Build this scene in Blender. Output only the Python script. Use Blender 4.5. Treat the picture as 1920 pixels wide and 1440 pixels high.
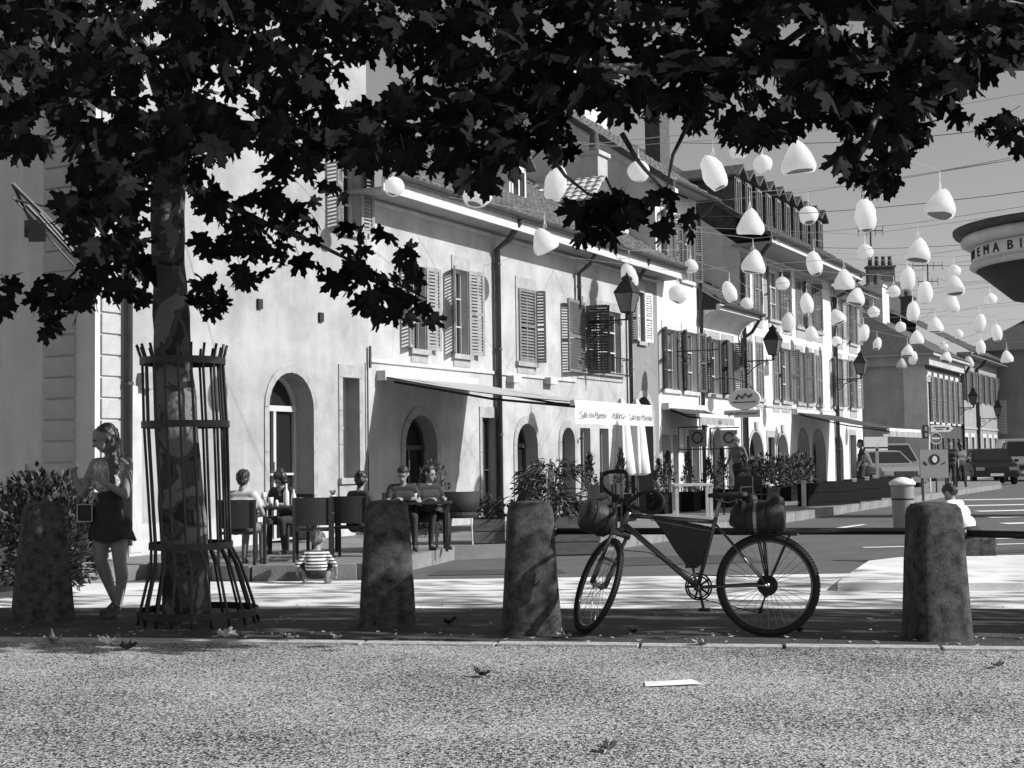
import bpy, math, random
from mathutils import Vector, Matrix
random.seed(7)
for o in list(bpy.data.objects): bpy.data.objects.remove(o)
sc = bpy.context.scene
COL = sc.collection
# ------------------------------------------------------------------ camera
S=2560.0; CH=1.3
PITCH=math.atan(142/S); ROLL=math.radians(0.8)
fw=Vector((0,math.cos(PITCH),math.sin(PITCH))); u0=Vector((0,-math.sin(PITCH),math.cos(PITCH))); r0=Vector((1,0,0))
rt=r0*math.cos(ROLL)-u0*math.sin(ROLL); up=r0*math.sin(ROLL)+u0*math.cos(ROLL)
cam=bpy.data.objects.new('camera',bpy.data.cameras.new('camera')); COL.objects.link(cam)
cam.matrix_world=Matrix(((rt.x,up.x,-fw.x,0),(rt.y,up.y,-fw.y,0),(rt.z,up.z,-fw.z,CH),(0,0,0,1)))
cam.data.sensor_width=36; cam.data.lens=48; cam.data.clip_end=2000; cam.data.clip_start=0.05
sc.camera=cam
# ------------------------------------------------------------------ sky, sun, exposure
SUN_AZ=Vector((0.96,-0.27)).normalized(); SUN_EL=math.radians(34)
w=bpy.data.worlds.new('World'); sc.world=w; w.use_nodes=True
nt=w.node_tree; nt.nodes.clear()
sky=nt.nodes.new('ShaderNodeTexSky'); sky.sky_type='NISHITA'; sky.sun_disc=False
sky.sun_elevation=SUN_EL; sky.sun_rotation=math.atan2(SUN_AZ.x,SUN_AZ.y); sky.air_density=1.0; sky.dust_density=1.2
bw=nt.nodes.new('ShaderNodeRGBToBW'); bg=nt.nodes.new('ShaderNodeBackground'); wo=nt.nodes.new('ShaderNodeOutputWorld')
nt.links.new(sky.outputs[0],bw.inputs[0]); nt.links.new(bw.outputs[0],bg.inputs[0]); nt.links.new(bg.outputs[0],wo.inputs[0])
bg.inputs[1].default_value=0.105
sl=bpy.data.lights.new('sun','SUN'); sl.energy=5.0; sl.angle=math.radians(0.53); sl.color=(1,1,1)
so=bpy.data.objects.new('sun',sl); COL.objects.link(so)
sdir=Vector((SUN_AZ.x*math.cos(SUN_EL),SUN_AZ.y*math.cos(SUN_EL),math.sin(SUN_EL)))
so.rotation_euler=sdir.to_track_quat('Z','Y').to_euler(); so.location=(20,-8,30)
sc.render.engine='CYCLES'
sc.view_settings.view_transform='Standard'; sc.view_settings.look='None'; sc.view_settings.exposure=0.15; sc.view_settings.gamma=1
# ------------------------------------------------------------------ projection helpers (points measured on real planes)
def ray(px,py): return fw+rt*((px-960)/S)+up*((720-py)/S)
def G(px,py,z=0.0):
    r=ray(px,py); k=(z-CH)/r.z; return Vector((r.x*k,r.y*k,z))
def V(px,py,Y):
    r=ray(px,py); k=Y/r.y; return Vector((r.x*k,Y,CH+r.z*k))
TH=math.radians(61.5); D=Vector((math.cos(TH),math.sin(TH),0)); N=Vector((D.y,-D.x,0)); A=Vector((-4.83,17.2,0))
def F(px,py,n=0.0):
    r=ray(px,py); a=A+N*n; k=(a.dot(N))/(r.dot(N)) if True else 0
    p=Vector((r.x*k,r.y*k,CH+r.z*k)); q=p-A
    return q.dot(D),p.z
def FW(t,z=0.0,n=0.0): return A+D*t+N*n+Vector((0,0,z))
# ------------------------------------------------------------------ materials (all tones are greys: the photograph is monochrome)
MATS={}
def mat(name,g,rough=0.8,var=0.0,scale=3.0,bump=0.0,bscale=40.0,metal=0.0,lo=None,stretch=None,spec=None):
    if name in MATS: return MATS[name]
    m=bpy.data.materials.new(name); m.use_nodes=True; n=m.node_tree; b=n.nodes['Principled BSDF']
    b.inputs['Base Color'].default_value=(g,g,g,1); b.inputs['Roughness'].default_value=rough; b.inputs['Metallic'].default_value=metal
    if spec is not None: b.inputs['Specular IOR Level'].default_value=spec
    tc=n.nodes.new('ShaderNodeTexCoord'); mp=n.nodes.new('ShaderNodeMapping'); n.links.new(tc.outputs['Object'],mp.inputs[0])
    if stretch: mp.inputs['Scale'].default_value=stretch
    if var>0:
        t=n.nodes.new('ShaderNodeTexNoise'); t.inputs['Scale'].default_value=scale; t.inputs['Detail'].default_value=8; t.inputs['Roughness'].default_value=0.62
        n.links.new(mp.outputs[0],t.inputs['Vector'])
        cr=n.nodes.new('ShaderNodeValToRGB'); e=cr.color_ramp.elements
        a=max(0.0,g*(1-var)); c=min(1,g*(1+var))
        e[0].position=0.32; e[0].color=(a,a,a,1); e[1].position=0.68; e[1].color=(c,c,c,1)
        n.links.new(t.outputs[0],cr.inputs[0]); n.links.new(cr.outputs[0],b.inputs['Base Color'])
    if bump>0:
        t2=n.nodes.new('ShaderNodeTexNoise'); t2.inputs['Scale'].default_value=bscale; t2.inputs['Detail'].default_value=6
        n.links.new(mp.outputs[0],t2.inputs['Vector'])
        bp=n.nodes.new('ShaderNodeBump'); bp.inputs['Strength'].default_value=bump; bp.inputs['Distance'].default_value=0.02
        n.links.new(t2.outputs[0],bp.inputs['Height']); n.links.new(bp.outputs[0],b.inputs['Normal'])
    MATS[name]=m; return m
def plaster(name,g,dirt=0.35):
    if name in MATS: return MATS[name]
    m=bpy.data.materials.new(name); m.use_nodes=True; n=m.node_tree; b=n.nodes['Principled BSDF']; b.inputs['Roughness'].default_value=0.92
    b.inputs['Specular IOR Level'].default_value=0.2
    tc=n.nodes.new('ShaderNodeTexCoord')
    t=n.nodes.new('ShaderNodeTexNoise'); t.inputs['Scale'].default_value=0.9; t.inputs['Detail'].default_value=10; t.inputs['Roughness'].default_value=0.68
    n.links.new(tc.outputs['Object'],t.inputs['Vector'])
    cr=n.nodes.new('ShaderNodeValToRGB'); e=cr.color_ramp.elements; e[0].position=0.3; e[1].position=0.62
    a=g*(1-dirt); e[0].color=(a,a,a,1); e[1].color=(g,g,g,1); n.links.new(t.outputs[0],cr.inputs[0])
    # rain streaks running down the wall and splash dirt near the ground
    mp=n.nodes.new('ShaderNodeMapping'); mp.inputs['Scale'].default_value=(3,3,0.5); n.links.new(tc.outputs['Object'],mp.inputs[0])
    t3=n.nodes.new('ShaderNodeTexNoise'); t3.inputs['Scale'].default_value=1.4; t3.inputs['Detail'].default_value=6; n.links.new(mp.outputs[0],t3.inputs['Vector'])
    r3=n.nodes.new('ShaderNodeMapRange'); r3.inputs[1].default_value=0.35; r3.inputs[2].default_value=0.7; r3.inputs[3].default_value=1.0; r3.inputs[4].default_value=0.88
    n.links.new(t3.outputs[0],r3.inputs[0])
    mx=n.nodes.new('ShaderNodeMix'); mx.data_type='RGBA'; mx.blend_type='MULTIPLY'; mx.inputs[0].default_value=1.0
    n.links.new(cr.outputs[0],mx.inputs[6]); n.links.new(r3.outputs[0],mx.inputs[7]); n.links.new(mx.outputs[2],b.inputs['Base Color'])
    t2=n.nodes.new('ShaderNodeTexNoise'); t2.inputs['Scale'].default_value=30; t2.inputs['Detail'].default_value=8; n.links.new(tc.outputs['Object'],t2.inputs['Vector'])
    bp=n.nodes.new('ShaderNodeBump'); bp.inputs['Strength'].default_value=0.35; bp.inputs['Distance'].default_value=0.012
    n.links.new(t2.outputs[0],bp.inputs['Height']); n.links.new(bp.outputs[0],b.inputs['Normal'])
    MATS[name]=m; return m
def speckle(name,dark,light,scale,frac=0.5,rough=0.9,bump=0.6):
    m=bpy.data.materials.new(name); m.use_nodes=True; n=m.node_tree; b=n.nodes['Principled BSDF']; b.inputs['Roughness'].default_value=rough
    b.inputs['Specular IOR Level'].default_value=0.25
    tc=n.nodes.new('ShaderNodeTexCoord')
    v=n.nodes.new('ShaderNodeTexVoronoi'); v.inputs['Scale'].default_value=scale; n.links.new(tc.outputs['Object'],v.inputs['Vector'])
    bwn=n.nodes.new('ShaderNodeSeparateColor'); n.links.new(v.outputs['Color'],bwn.inputs[0])
    v2=n.nodes.new('ShaderNodeTexNoise'); v2.inputs['Scale'].default_value=scale*1.3; v2.inputs['Detail'].default_value=3; n.links.new(tc.outputs['Object'],v2.inputs['Vector'])
    ad=n.nodes.new('ShaderNodeMath'); ad.operation='ADD'; n.links.new(bwn.outputs[0],ad.inputs[0]); n.links.new(v2.outputs[0],ad.inputs[1])
    big=n.nodes.new('ShaderNodeTexNoise'); big.inputs['Scale'].default_value=0.7; big.inputs['Detail'].default_value=5; n.links.new(tc.outputs['Object'],big.inputs['Vector'])
    ad2=n.nodes.new('ShaderNodeMath'); ad2.operation='ADD'; n.links.new(ad.outputs[0],ad2.inputs[0]); n.links.new(big.outputs[0],ad2.inputs[1])
    mr=n.nodes.new('ShaderNodeMapRange'); mr.inputs[1].default_value=1.5-0.55; mr.inputs[2].default_value=1.5+0.55; n.links.new(ad2.outputs[0],mr.inputs[0])
    cr=n.nodes.new('ShaderNodeValToRGB'); e=cr.color_ramp.elements; e[0].position=frac-0.28; e[1].position=frac+0.3
    e[0].color=(dark,)*3+(1,); e[1].color=(light,)*3+(1,); n.links.new(mr.outputs[0],cr.inputs[0]); n.links.new(cr.outputs[0],b.inputs['Base Color'])
    bp=n.nodes.new('ShaderNodeBump'); bp.inputs['Strength'].default_value=bump; bp.inputs['Distance'].default_value=0.01
    n.links.new(v.outputs['Distance'],bp.inputs['Height']); n.links.new(bp.outputs[0],b.inputs['Normal'])
    MATS[name]=m; return m
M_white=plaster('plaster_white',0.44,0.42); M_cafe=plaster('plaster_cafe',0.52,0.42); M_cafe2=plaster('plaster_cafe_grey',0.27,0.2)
M_b=plaster('plaster_pale',0.70,0.15); M_d=plaster('plaster_bright',0.68,0.16); M_side=plaster('plaster_side',0.75,0.25)
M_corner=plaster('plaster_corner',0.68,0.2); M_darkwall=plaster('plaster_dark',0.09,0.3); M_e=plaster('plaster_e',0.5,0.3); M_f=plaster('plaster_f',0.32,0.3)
M_stone=mat('dressed_stone',0.33,0.9,0.22,4,0.3,25); M_stone_l=mat('light_stone',0.5,0.9,0.15,4,0.2,25)
M_quoin=mat('quoin',0.42,0.9,0.15,3,0.3,30); M_boll=mat('granite_bollard',0.055,0.95,0.8,14,0.5,110)
M_shut=mat('shutter_grey',0.16,0.7,0.25,6); M_shutm=mat('shutter_mid',0.26,0.7,0.25,6); M_shutl=mat('shutter_light',0.62,0.7,0.12,6); M_shutd=mat('shutter_dark',0.07,0.6,0.2,6)
M_frame=mat('window_frame',0.5,0.6); M_framed=mat('door_frame_dark',0.05,0.6); M_glass=mat('glass',0.018,0.06,0,1); M_glassg=mat('curtained_glass',0.13,0.25,0.3,2)
M_zinc=mat('gutter_zinc',0.05,0.5,0.3,6); M_iron=mat('black_iron',0.015,0.45); M_soffit=mat('painted_soffit',0.32,0.8,0.1,4); M_fascia=mat('fascia_board',0.55,0.8,0.2,6)
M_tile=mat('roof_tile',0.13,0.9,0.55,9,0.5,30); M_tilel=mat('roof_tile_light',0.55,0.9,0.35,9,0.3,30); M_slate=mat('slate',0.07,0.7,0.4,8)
M_asph=mat('road_asphalt',0.105,0.9,0.18,1.3,0.35,120); M_pave=mat('light_concrete',0.72,0.9,0.22,1.1,0.3,60); M_strip_shade=mat('asphalt_shade_tone',0.05,0.95,0.5,3,0.8,60)  # bollard strip asphalt darkened in colour to stand in for tree shade
M_terr=mat('terrace_paving',0.2,0.9,0.25,2,0.3,40); M_kerb=mat('kerb_stone',0.42,0.9,0.35,8,0.5,50); M_paint=mat('road_paint',0.75,0.7,0.15,6)
M_fg=speckle('coarse_asphalt',0.025,0.50,88,0.48)
def bark():
    m=bpy.data.materials.new('plane_bark'); m.use_nodes=True; n=m.node_tree; b=n.nodes['Principled BSDF']; b.inputs['Roughness'].default_value=0.95
    tc=n.nodes.new('ShaderNodeTexCoord'); t=n.nodes.new('ShaderNodeTexNoise'); t.inputs['Scale'].default_value=3.2; t.inputs['Detail'].default_value=5; t.inputs['Distortion'].default_value=0.9
    n.links.new(tc.outputs['Object'],t.inputs['Vector'])
    cr=n.nodes.new('ShaderNodeValToRGB'); e=cr.color_ramp.elements; e[0].position=0.52; e[0].color=(0.05,)*3+(1,); e[1].position=0.54; e[1].color=(0.16,)*3+(1,)
    x=cr.color_ramp.elements.new(0.44); x.color=(0.075,)*3+(1,); x=cr.color_ramp.elements.new(0.42); x.color=(0.022,)*3+(1,)
    cr.color_ramp.elements[0].color=(0.022,)*3+(1,)
    n.links.new(t.outputs[0],cr.inputs[0]); n.links.new(cr.outputs[0],b.inputs['Base Color'])
    t2=n.nodes.new('ShaderNodeTexNoise'); t2.inputs['Scale'].default_value=18; t2.inputs['Detail'].default_value=8; n.links.new(tc.outputs['Object'],t2.inputs['Vector'])
    bp=n.nodes.new('ShaderNodeBump'); bp.inputs['Strength'].default_value=0.7; bp.inputs['Distance'].default_value=0.03
    n.links.new(t2.outputs[0],bp.inputs['Height']); n.links.new(bp.outputs[0],b.inputs['Normal']); return m
M_bark=bark()
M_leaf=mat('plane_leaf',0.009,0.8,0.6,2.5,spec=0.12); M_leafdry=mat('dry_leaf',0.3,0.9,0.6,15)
M_shrub=mat('shrub_leaf',0.038,0.6,0.5,6); M_wood=mat('planter_wood',0.10,0.8,0.3,5,stretch=(1,1,6)); M_black=mat('black_box',0.012,0.9,spec=0.1); M_wire=mat('wire_cover',0.28,0.7)
M_wicker=mat('dark_wicker',0.018,0.7,0.4,40,0.5,90); M_lant=mat('white_lantern_cloth',0.93,0.75,0.05,5); M_lantin=mat('lantern_inner',0.3,0.8)
M_skin=mat('skin',0.24,0.6); M_hair=mat('hair_dark',0.02,0.5,0.4,30); M_hairl=mat('hair_long',0.07,0.5,0.5,40,stretch=(1,1,0.1)); M_dark=mat('dark_cloth',0.03,0.9,0.3,9); M_lightc=mat('light_cloth',0.5,0.9,0.15,9)
M_mid=mat('mid_cloth',0.15,0.9,0.3,9); M_whitec=mat('white_cloth',0.7,0.9); M_print=mat('printed_blouse',0.45,0.9,0.75,45); M_shoe=mat('shoe',0.06,0.6); M_rubber=mat('rubber',0.012,0.8); M_bike=mat('bike_paint',0.12,0.25,0.1,5,metal=0.5); M_alu=mat('alloy',0.35,0.35,metal=0.8)
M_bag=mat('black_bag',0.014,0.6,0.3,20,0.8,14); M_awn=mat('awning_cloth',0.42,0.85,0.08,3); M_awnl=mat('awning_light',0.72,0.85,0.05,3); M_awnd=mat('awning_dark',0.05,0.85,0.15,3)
M_car=mat('car_dark',0.015,0.2); M_carl=mat('car_light',0.2,0.25); M_sign=mat('sign_white',0.75,0.6); M_signg=mat('sign_grey',0.3,0.6); M_ink=mat('ink',0.02,0.8); M_bin=mat('bin_plastic',0.28,0.5,0.1,6); M_paper=mat('paper',0.8,0.9); M_brass=mat('lamp_glass',0.12,0.15)
def translucent(m,f=.5,g=.93):
    n=m.node_tree; b=n.nodes['Principled BSDF']; t=n.nodes.new('ShaderNodeBsdfTranslucent'); t.inputs[0].default_value=(g,g,g,1); mx=n.nodes.new('ShaderNodeMixShader'); mx.inputs[0].default_value=f
    out=[x for x in n.nodes if x.type=='OUTPUT_MATERIAL'][0]; n.links.new(b.outputs[0],mx.inputs[1]); n.links.new(t.outputs[0],mx.inputs[2]); n.links.new(mx.outputs[0],out.inputs[0])
translucent(M_lant,.6,.97)
# ------------------------------------------------------------------ mesh builder
class MB:
    def __init__(s): s.v=[]; s.f=[]; s.m=[]
    def add(s,vs,fs,m=0):
        b=len(s.v); s.v+=[tuple(x) for x in vs]; s.f+=[tuple(b+i for i in f) for f in fs]; s.m+=[m]*len(fs); return s
    def quad(s,a,b,c,d,m=0): return s.add([a,b,c,d],[(0,1,2,3)],m)
    def box(s,x0,x1,y0,y1,z0,z1,m=0):
        return s.add([(x0,y0,z0),(x1,y0,z0),(x1,y1,z0),(x0,y1,z0),(x0,y0,z1),(x1,y0,z1),(x1,y1,z1),(x0,y1,z1)],
          [(0,3,2,1),(4,5,6,7),(0,1,5,4),(1,2,6,5),(2,3,7,6),(3,0,4,7)],m)
    def obox(s,c,size,R=None,m=0):
        R=R or Matrix.Identity(3); c=Vector(c); h=[q/2 for q in size]; vs=[]
        for z in(-1,1):
            for x,y in((-1,-1),(1,-1),(1,1),(-1,1)): vs.append(c+R@Vector((x*h[0],y*h[1],z*h[2])))
        return s.add(vs,[(0,3,2,1),(4,5,6,7),(0,1,5,4),(1,2,6,5),(2,3,7,6),(3,0,4,7)],m)
    def tube(s,pts,r,n=8,m=0,cap=True,closed=False):
        pts=[Vector(p) for p in pts]; k=len(pts); rs=r if isinstance(r,(list,tuple)) else [r]*k
        vs=[]; prev=None
        for i,p in enumerate(pts):
            if closed: t=(pts[(i+1)%k]-pts[i-1])
            else: t=(pts[min(i+1,k-1)]-pts[max(i-1,0)])
            if t.length<1e-9: t=Vector((0,0,1))
            t.normalize()
            if prev is None:
                a=Vector((0,0,1)) if abs(t.z)<0.9 else Vector((1,0,0)); x=t.cross(a).normalized()
            else:
                x=prev-t*prev.dot(t)
                x=x.normalized() if x.length>1e-6 else t.orthogonal().normalized()
            prev=x; y=t.cross(x)
            for j in range(n):
                a=2*math.pi*j/n; vs.append(p+(x*math.cos(a)+y*math.sin(a))*rs[i])
        fs=[]
        for i in range(k if closed else k-1):
            i2=(i+1)%k
            for j in range(n): fs.append((i*n+j,i*n+(j+1)%n,i2*n+(j+1)%n,i2*n+j))
        if cap and not closed: fs.append(tuple(range(n-1,-1,-1))); fs.append(tuple((k-1)*n+j for j in range(n)))
        return s.add(vs,fs,m)
    def lathe(s,prof,c=(0,0,0),n=16,R=None,m=0,sx=1,sy=1,cap=True):
        c=Vector(c); vs=[]
        for r,z in prof:
            for j in range(n):
                a=2*math.pi*j/n; q=Vector((r*math.cos(a)*sx,r*math.sin(a)*sy,z)); vs.append(c+(R@q if R else q))
        fs=[(i*n+j,i*n+(j+1)%n,(i+1)*n+(j+1)%n,(i+1)*n+j) for i in range(len(prof)-1) for j in range(n)]
        if cap: fs.append(tuple(range(n-1,-1,-1))); fs.append(tuple((len(prof)-1)*n+j for j in range(n)))
        return s.add(vs,fs,m)
    def prism(s,poly,f0,f1,m=0):
        n=len(poly); vs=[f0(*p) for p in poly]+[f1(*p) for p in poly]
        return s.add(vs,[tuple(range(n)),tuple(range(2*n-1,n-1,-1))]+[(i,i+n,(i+1)%n+n,(i+1)%n) for i in range(n)],m)
    def mesh(s,name,mats,smooth=False):
        me=bpy.data.meshes.new(name); me.from_pydata(s.v,[],s.f)
        for x in (mats if isinstance(mats,(list,tuple)) else [mats]): me.materials.append(x)
        if any(s.m): me.polygons.foreach_set('material_index',s.m)
        if smooth: me.polygons.foreach_set('use_smooth',[True]*len(s.f))
        me.update()
        import bmesh
        bm=bmesh.new(); bm.from_mesh(me); bmesh.ops.recalc_face_normals(bm,faces=bm.faces); bm.to_mesh(me); bm.free()
        return me
    def build(s,name,mats,parent=None,smooth=False,loc=None,rot=None,**kw):
        return inst(name,s.mesh(name,mats,smooth),parent,loc,rot,**kw)
def inst(name,me,parent=None,loc=None,rot=None,**kw):
    o=bpy.data.objects.new(name,me); COL.objects.link(o)
    if parent: o.parent=parent
    if loc is not None: o.location=loc
    if rot is not None: o.rotation_euler=rot
    for k,v in kw.items(): o[k]=v
    return o
def thing(name,label,cat,loc=(0,0,0),rz=0,group=None):
    o=bpy.data.objects.new(name,None); COL.objects.link(o); o.location=loc; o.rotation_euler=(0,0,rz); o.empty_display_size=0.2
    o['label']=label; o['category']=cat
    if group: o['group']=group
    return o
def tag(o,label,cat,group=None):
    o['label']=label; o['category']=cat
    if group: o['group']=group
    return o
def copy_tree(o,parent=None):
    c=o.copy(); COL.objects.link(c); c.parent=parent
    for ch in list(o.children): copy_tree(ch,c)
    return c
def smooth(P,k=5):
    P=[Vector(p) for p in P]; out=[]
    for i in range(len(P)-1):
        a=P[max(i-1,0)];b=P[i];c=P[i+1];d=P[min(i+2,len(P)-1)]
        for j in range(k):
            t=j/k; out.append(.5*((2*b)+(c-a)*t+(2*a-5*b+4*c-d)*t*t+(3*b-a-3*c+d)*t**3))
    return out+[P[-1]]
def text_mesh(txt,size,depth=0.004):
    cu=bpy.data.curves.new('lettering','FONT'); cu.body=txt; cu.size=size; cu.extrude=depth; cu.align_x='CENTER'; cu.align_y='CENTER'
    o=bpy.data.objects.new('lettering',cu); COL.objects.link(o); bpy.context.view_layer.update()
    me=bpy.data.meshes.new_from_object(o.evaluated_get(bpy.context.evaluated_depsgraph_get()))
    bpy.data.objects.remove(o); me.materials.clear(); return me
# ================================================================== SETTING: ground
def sheet(name,pts,z,m,kind='structure',parent=None):
    mb=MB(); n=len(pts); mb.add([(p[0],p[1],z) for p in pts],[tuple(range(n))]); o=mb.build(name,m,parent)
    if kind and not parent: o['kind']=kind
    return o
def slab(name,pts,z0,z1,m,parent=None,kind='structure'):
    mb=MB(); mb.prism([(p[0],p[1]) for p in pts],lambda x,y:(x,y,z0),lambda x,y:(x,y,z1)); o=mb.build(name,m,parent)
    if kind and not parent: o['kind']=kind
    return o
sheet('ground',[(-400,-60),(500,-60),(500,700),(-400,700)],-0.012,M_asph)
# foreground: coarse asphalt in front of the kerb
def kl(x,off=0): return 9.60-0.175*x*1.0+off-0.35*0   # line of the kerb (Y at X)
sheet('foreground_pavement',[(-12,-6),(14,-6),(14,kl(14)),(-12,kl(-12))],0.0,M_fg)
slab('bollard_strip',[(-14,kl(-14,.16)),(18,kl(18,.16)),(18,kl(18,1.9)+1.2),(-14,kl(-14,1.9))],-0.05,0.004,M_strip_shade)
pv=sheet('light_pavement',[(-16,kl(-16,1.8)),(3.0,kl(3,1.9)),(22,kl(22,2.0)),(22,13.0),(9,15.1),(3.2,15.1),(-2.0,15.1),(-3.2,15.2),(-16,15.0)],0.0,M_pave)
road=sheet('road',[(-4,15.0),(24,15.0),(24,12),(60,12),(90,110),(40,110),(3.0,20)],-0.006,M_asph)
# kerb stones along the foreground edge
kerb=thing('kerb','long flush kerb of pale stones along the front edge of the shaded strip','kerb',(0,kl(0),0))
x=-6.0; i=0
me=None
while x<7.5:
    L=0.95+random.random()*0.1
    mb=MB(); mb.box(0,L-0.012,-0.0,0.155,-0.06,0.012+random.random()*0.006)
    o=mb.build('kerb_stone',M_kerb,kerb,loc=(x,-0.175*x,0),rot=(0,0,-math.atan(0.175))); x+=L; i+=1
# terrace (raised pavement) along the facades
def fe(t,n): p=FW(t,0,n); return (p.x,p.y)
tp=[fe(-3,0.0),fe(-3,0.9),(-4.2,15.9),(-3.35,15.35),(-2.9,15.2),(-1.75,15.25),(-1.35,16.3),(-0.85,18.2),fe(4.1,4.2),fe(40,4.2),fe(46,3.2),fe(46,-0.3),fe(0,-0.3)]
terrace=slab('terrace',tp,-0.06,0.155,M_terr)
ks=[(-4.2,15.9),(-3.35,15.35),(-2.9,15.2),(-1.75,15.25),(-1.35,16.3),(-0.85,18.2),fe(4.1,4.2)]
mbk=MB()
for a,b in zip(ks[:-1],ks[1:]):
    a=Vector((a[0],a[1],0)); b=Vector((b[0],b[1],0)); d=(b-a); L=d.length; n_=max(1,round(L/0.9)); ang=math.atan2(d.y,d.x)
    for k in range(n_):
        c=a+d*((k+.5)/n_); mb=MB(); mb.obox((0,0,0.075),(L/n_-0.012,0.14,0.19+random.random()*.006))
        mb.build('edging_stone',M_kerb if False else M_terr,terrace,loc=(c.x,c.y,0),rot=(0,0,ang))
for k in range(24):
    t0=4.1+k*1.0; p=FW(t0+.5,0.07,4.2); mb=MB(); mb.obox((0,0,0),(0.985,0.16,0.19+random.random()*.006)); mb.build('edging_stone',M_terr,terrace,loc=p,rot=(0,0,TH))
mb=MB(); mb.obox((0,0,0),(0.17,0.16,0.09)); dr=mb.build('drain_opening',M_ink,terrace,loc=(-2.42,15.17,0.055))
# traffic island and markings on the right
ip=[(3.1,13.2),(3.3,13.8),(4.1,15.9),(4.6,16.4),(9,16.6),(16,17.4),(16,13.0),(5,12.9)]
isl=slab('traffic_island',ip,-0.02,0.075,M_pave)
mbm=MB(); 
for a,b in [((4.1,15.9),(4.6,16.4))]: pass
for (xa,ya,xb,yb,wd) in [(4.9,19.2,15,20.6,.16),(6.0,20.6,15.5,21.8,.14),(9.0,25.0,16,26.2,.5),(9.6,27.5,16.5,28.6,.5),(10.4,30.5,17.2,31.6,.55),(11.2,33.8,18,34.8,.6),(12.5,38,20,39,.6)]:
    o=sheet('road_marking',[(xa,ya),(xb,yb),(xb,yb+wd),(xa,ya+wd)],0.002,M_paint)
o=sheet('road_marking',[(4.6,22.4),(6.6,25.6),(6.5,25.7),(4.4,22.6)],0.002,M_paint)
# crack line across the island
mb=MB(); mb.tube([(5.05,13.3,0.08),(5.35,14.2,0.08),(5.5,14.6,0.08),(5.95,15.9,0.08)],0.012,4); c_=mb.build('expansion_joint',M_ink,isl)
# ================================================================== facade toolkit (local frame: x along street, y into the building, z up)
def arc_pts(x0,x1,zs,rise,n=12,pointed=0.0):
    c=(x0+x1)/2; a=(x1-x0)/2; out=[]
    for i in range(n+1):
        th=math.pi-math.pi*i/n; x=c+a*math.cos(th); s=math.sin(th)
        out.append((x,zs+rise*(s**(1-0.0))*(1-pointed+pointed*(1-abs(math.cos(th))))))
    return out
def wall_mesh(x0,x1,z0,z1,ops,dep=0.2,thick=0.3):
    mb=MB(); xs=sorted({round(q,4) for q in [x0,x1]+[o['x0'] for o in ops]+[o['x1'] for o in ops]}); zs=sorted({round(q,4) for q in [z0,z1]+[o['z0'] for o in ops]+[o['z1'] for o in ops]})
    for i in range(len(xs)-1):
        for j in range(len(zs)-1):
            cx=(xs[i]+xs[i+1])/2; cz=(zs[j]+zs[j+1])/2
            if any(o['x0']<cx<o['x1'] and o['z0']<cz<o['z1'] for o in ops): continue
            mb.quad((xs[i],0,zs[j]),(xs[i+1],0,zs[j]),(xs[i+1],0,zs[j+1]),(xs[i],0,zs[j+1]))
    for o in ops:
        a,b,c,d=o['x0'],o['x1'],o['z0'],o['z1']; r=o.get('arch',0); y=o.get('dep',dep); sp=d-r
        mb.quad((a,0,c),(a,y,c),(a,y,sp),(a,0,sp)); mb.quad((b,0,c),(b,0,sp),(b,y,sp),(b,y,c)); mb.quad((a,0,c),(b,0,c),(b,y,c),(a,y,c))
        if r<=0: mb.quad((a,0,d),(a,y,d),(b,y,d),(b,0,d))
        else:
            P=arc_pts(a,b,sp,r)
            for (xa,za),(xb,zb) in zip(P[:-1],P[1:]):
                mb.quad((xa,0,za),(xb,0,zb),(xb,0,d),(xa,0,d)); mb.quad((xa,0,za),(xa,y,za),(xb,y,zb),(xb,0,zb))
    return mb
def opening_poly(o,inset=0.0):
    a,b,c,d=o['x0']+inset,o['x1']-inset,o['z0']+inset*0.5,o['z1']-inset; r=o.get('arch',0)
    if r<=0: return [(a,c),(b,c),(b,d),(a,d)]
    return [(b,c)]+[(p[0],p[1]) for p in reversed(arc_pts(a,b,d-(r-inset*.3),r-inset*.3))]+[(a,c)]
def fit_window(bld,o,dep=0.2,frame=None,glass=None,door=False):
    """frame with bars, glazing behind it"""
    frame=frame or M_frame; glass=glass or M_glass; dep=o.get('dep',dep)
    a,b,c,d=o['x0'],o['x1'],o['z0'],o['z1']; r=o.get('arch',0); sp=d-r; fwd=min(0.06,(b-a)*0.09); mb=MB(); y0,y1=dep-0.05,dep-0.005
    outer=opening_poly(o); inner=opening_poly(o,fwd); n=len(outer)
    for i in range(n):
        j=(i+1)%n
        mb.quad((outer[i][0],y0,outer[i][1]),(outer[j][0],y0,outer[j][1]),(inner[j][0],y0,inner[j][1]),(inner[i][0],y0,inner[i][1]))
        mb.quad((inner[i][0],y0,inner[i][1]),(inner[j][0],y0,inner[j][1]),(inner[j][0],y1,inner[j][1]),(inner[i][0],y1,inner[i][1]))
    cx=(a+b)/2
    mb.box(cx-fwd*.5,cx+fwd*.5,y0-.008,y1,c,sp)
    if r>0: mb.box(a,b,y0-.012,y1,sp-fwd*.7,sp+fwd*.7)
    k=o.get('bars',2)
    for i in range(1,k): z=c+(sp-c)*i/k; mb.box(a,b,y0-.004,y1,z-fwd*.28,z+fwd*.28)
    f=mb.build('door_frame' if door else 'window',frame,bld)
    g=MB(); P=opening_poly(o); g.add([(x,dep-.002,z) for x,z in P],[tuple(range(len(P)))]); g.build('pane',glass,f)
    if door and (b-a)>0.7:
        h=MB(); h.tube([(cx-.08,y0-.06,c+1.0),(cx-.08,y0-.06,c+1.16)],0.012,6); h.tube([(cx-.08,y0-.06,c+1.08),(cx-.08,y0,c+1.08)],0.008,5); h.build('handle',M_alu,f)
    return f
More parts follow.
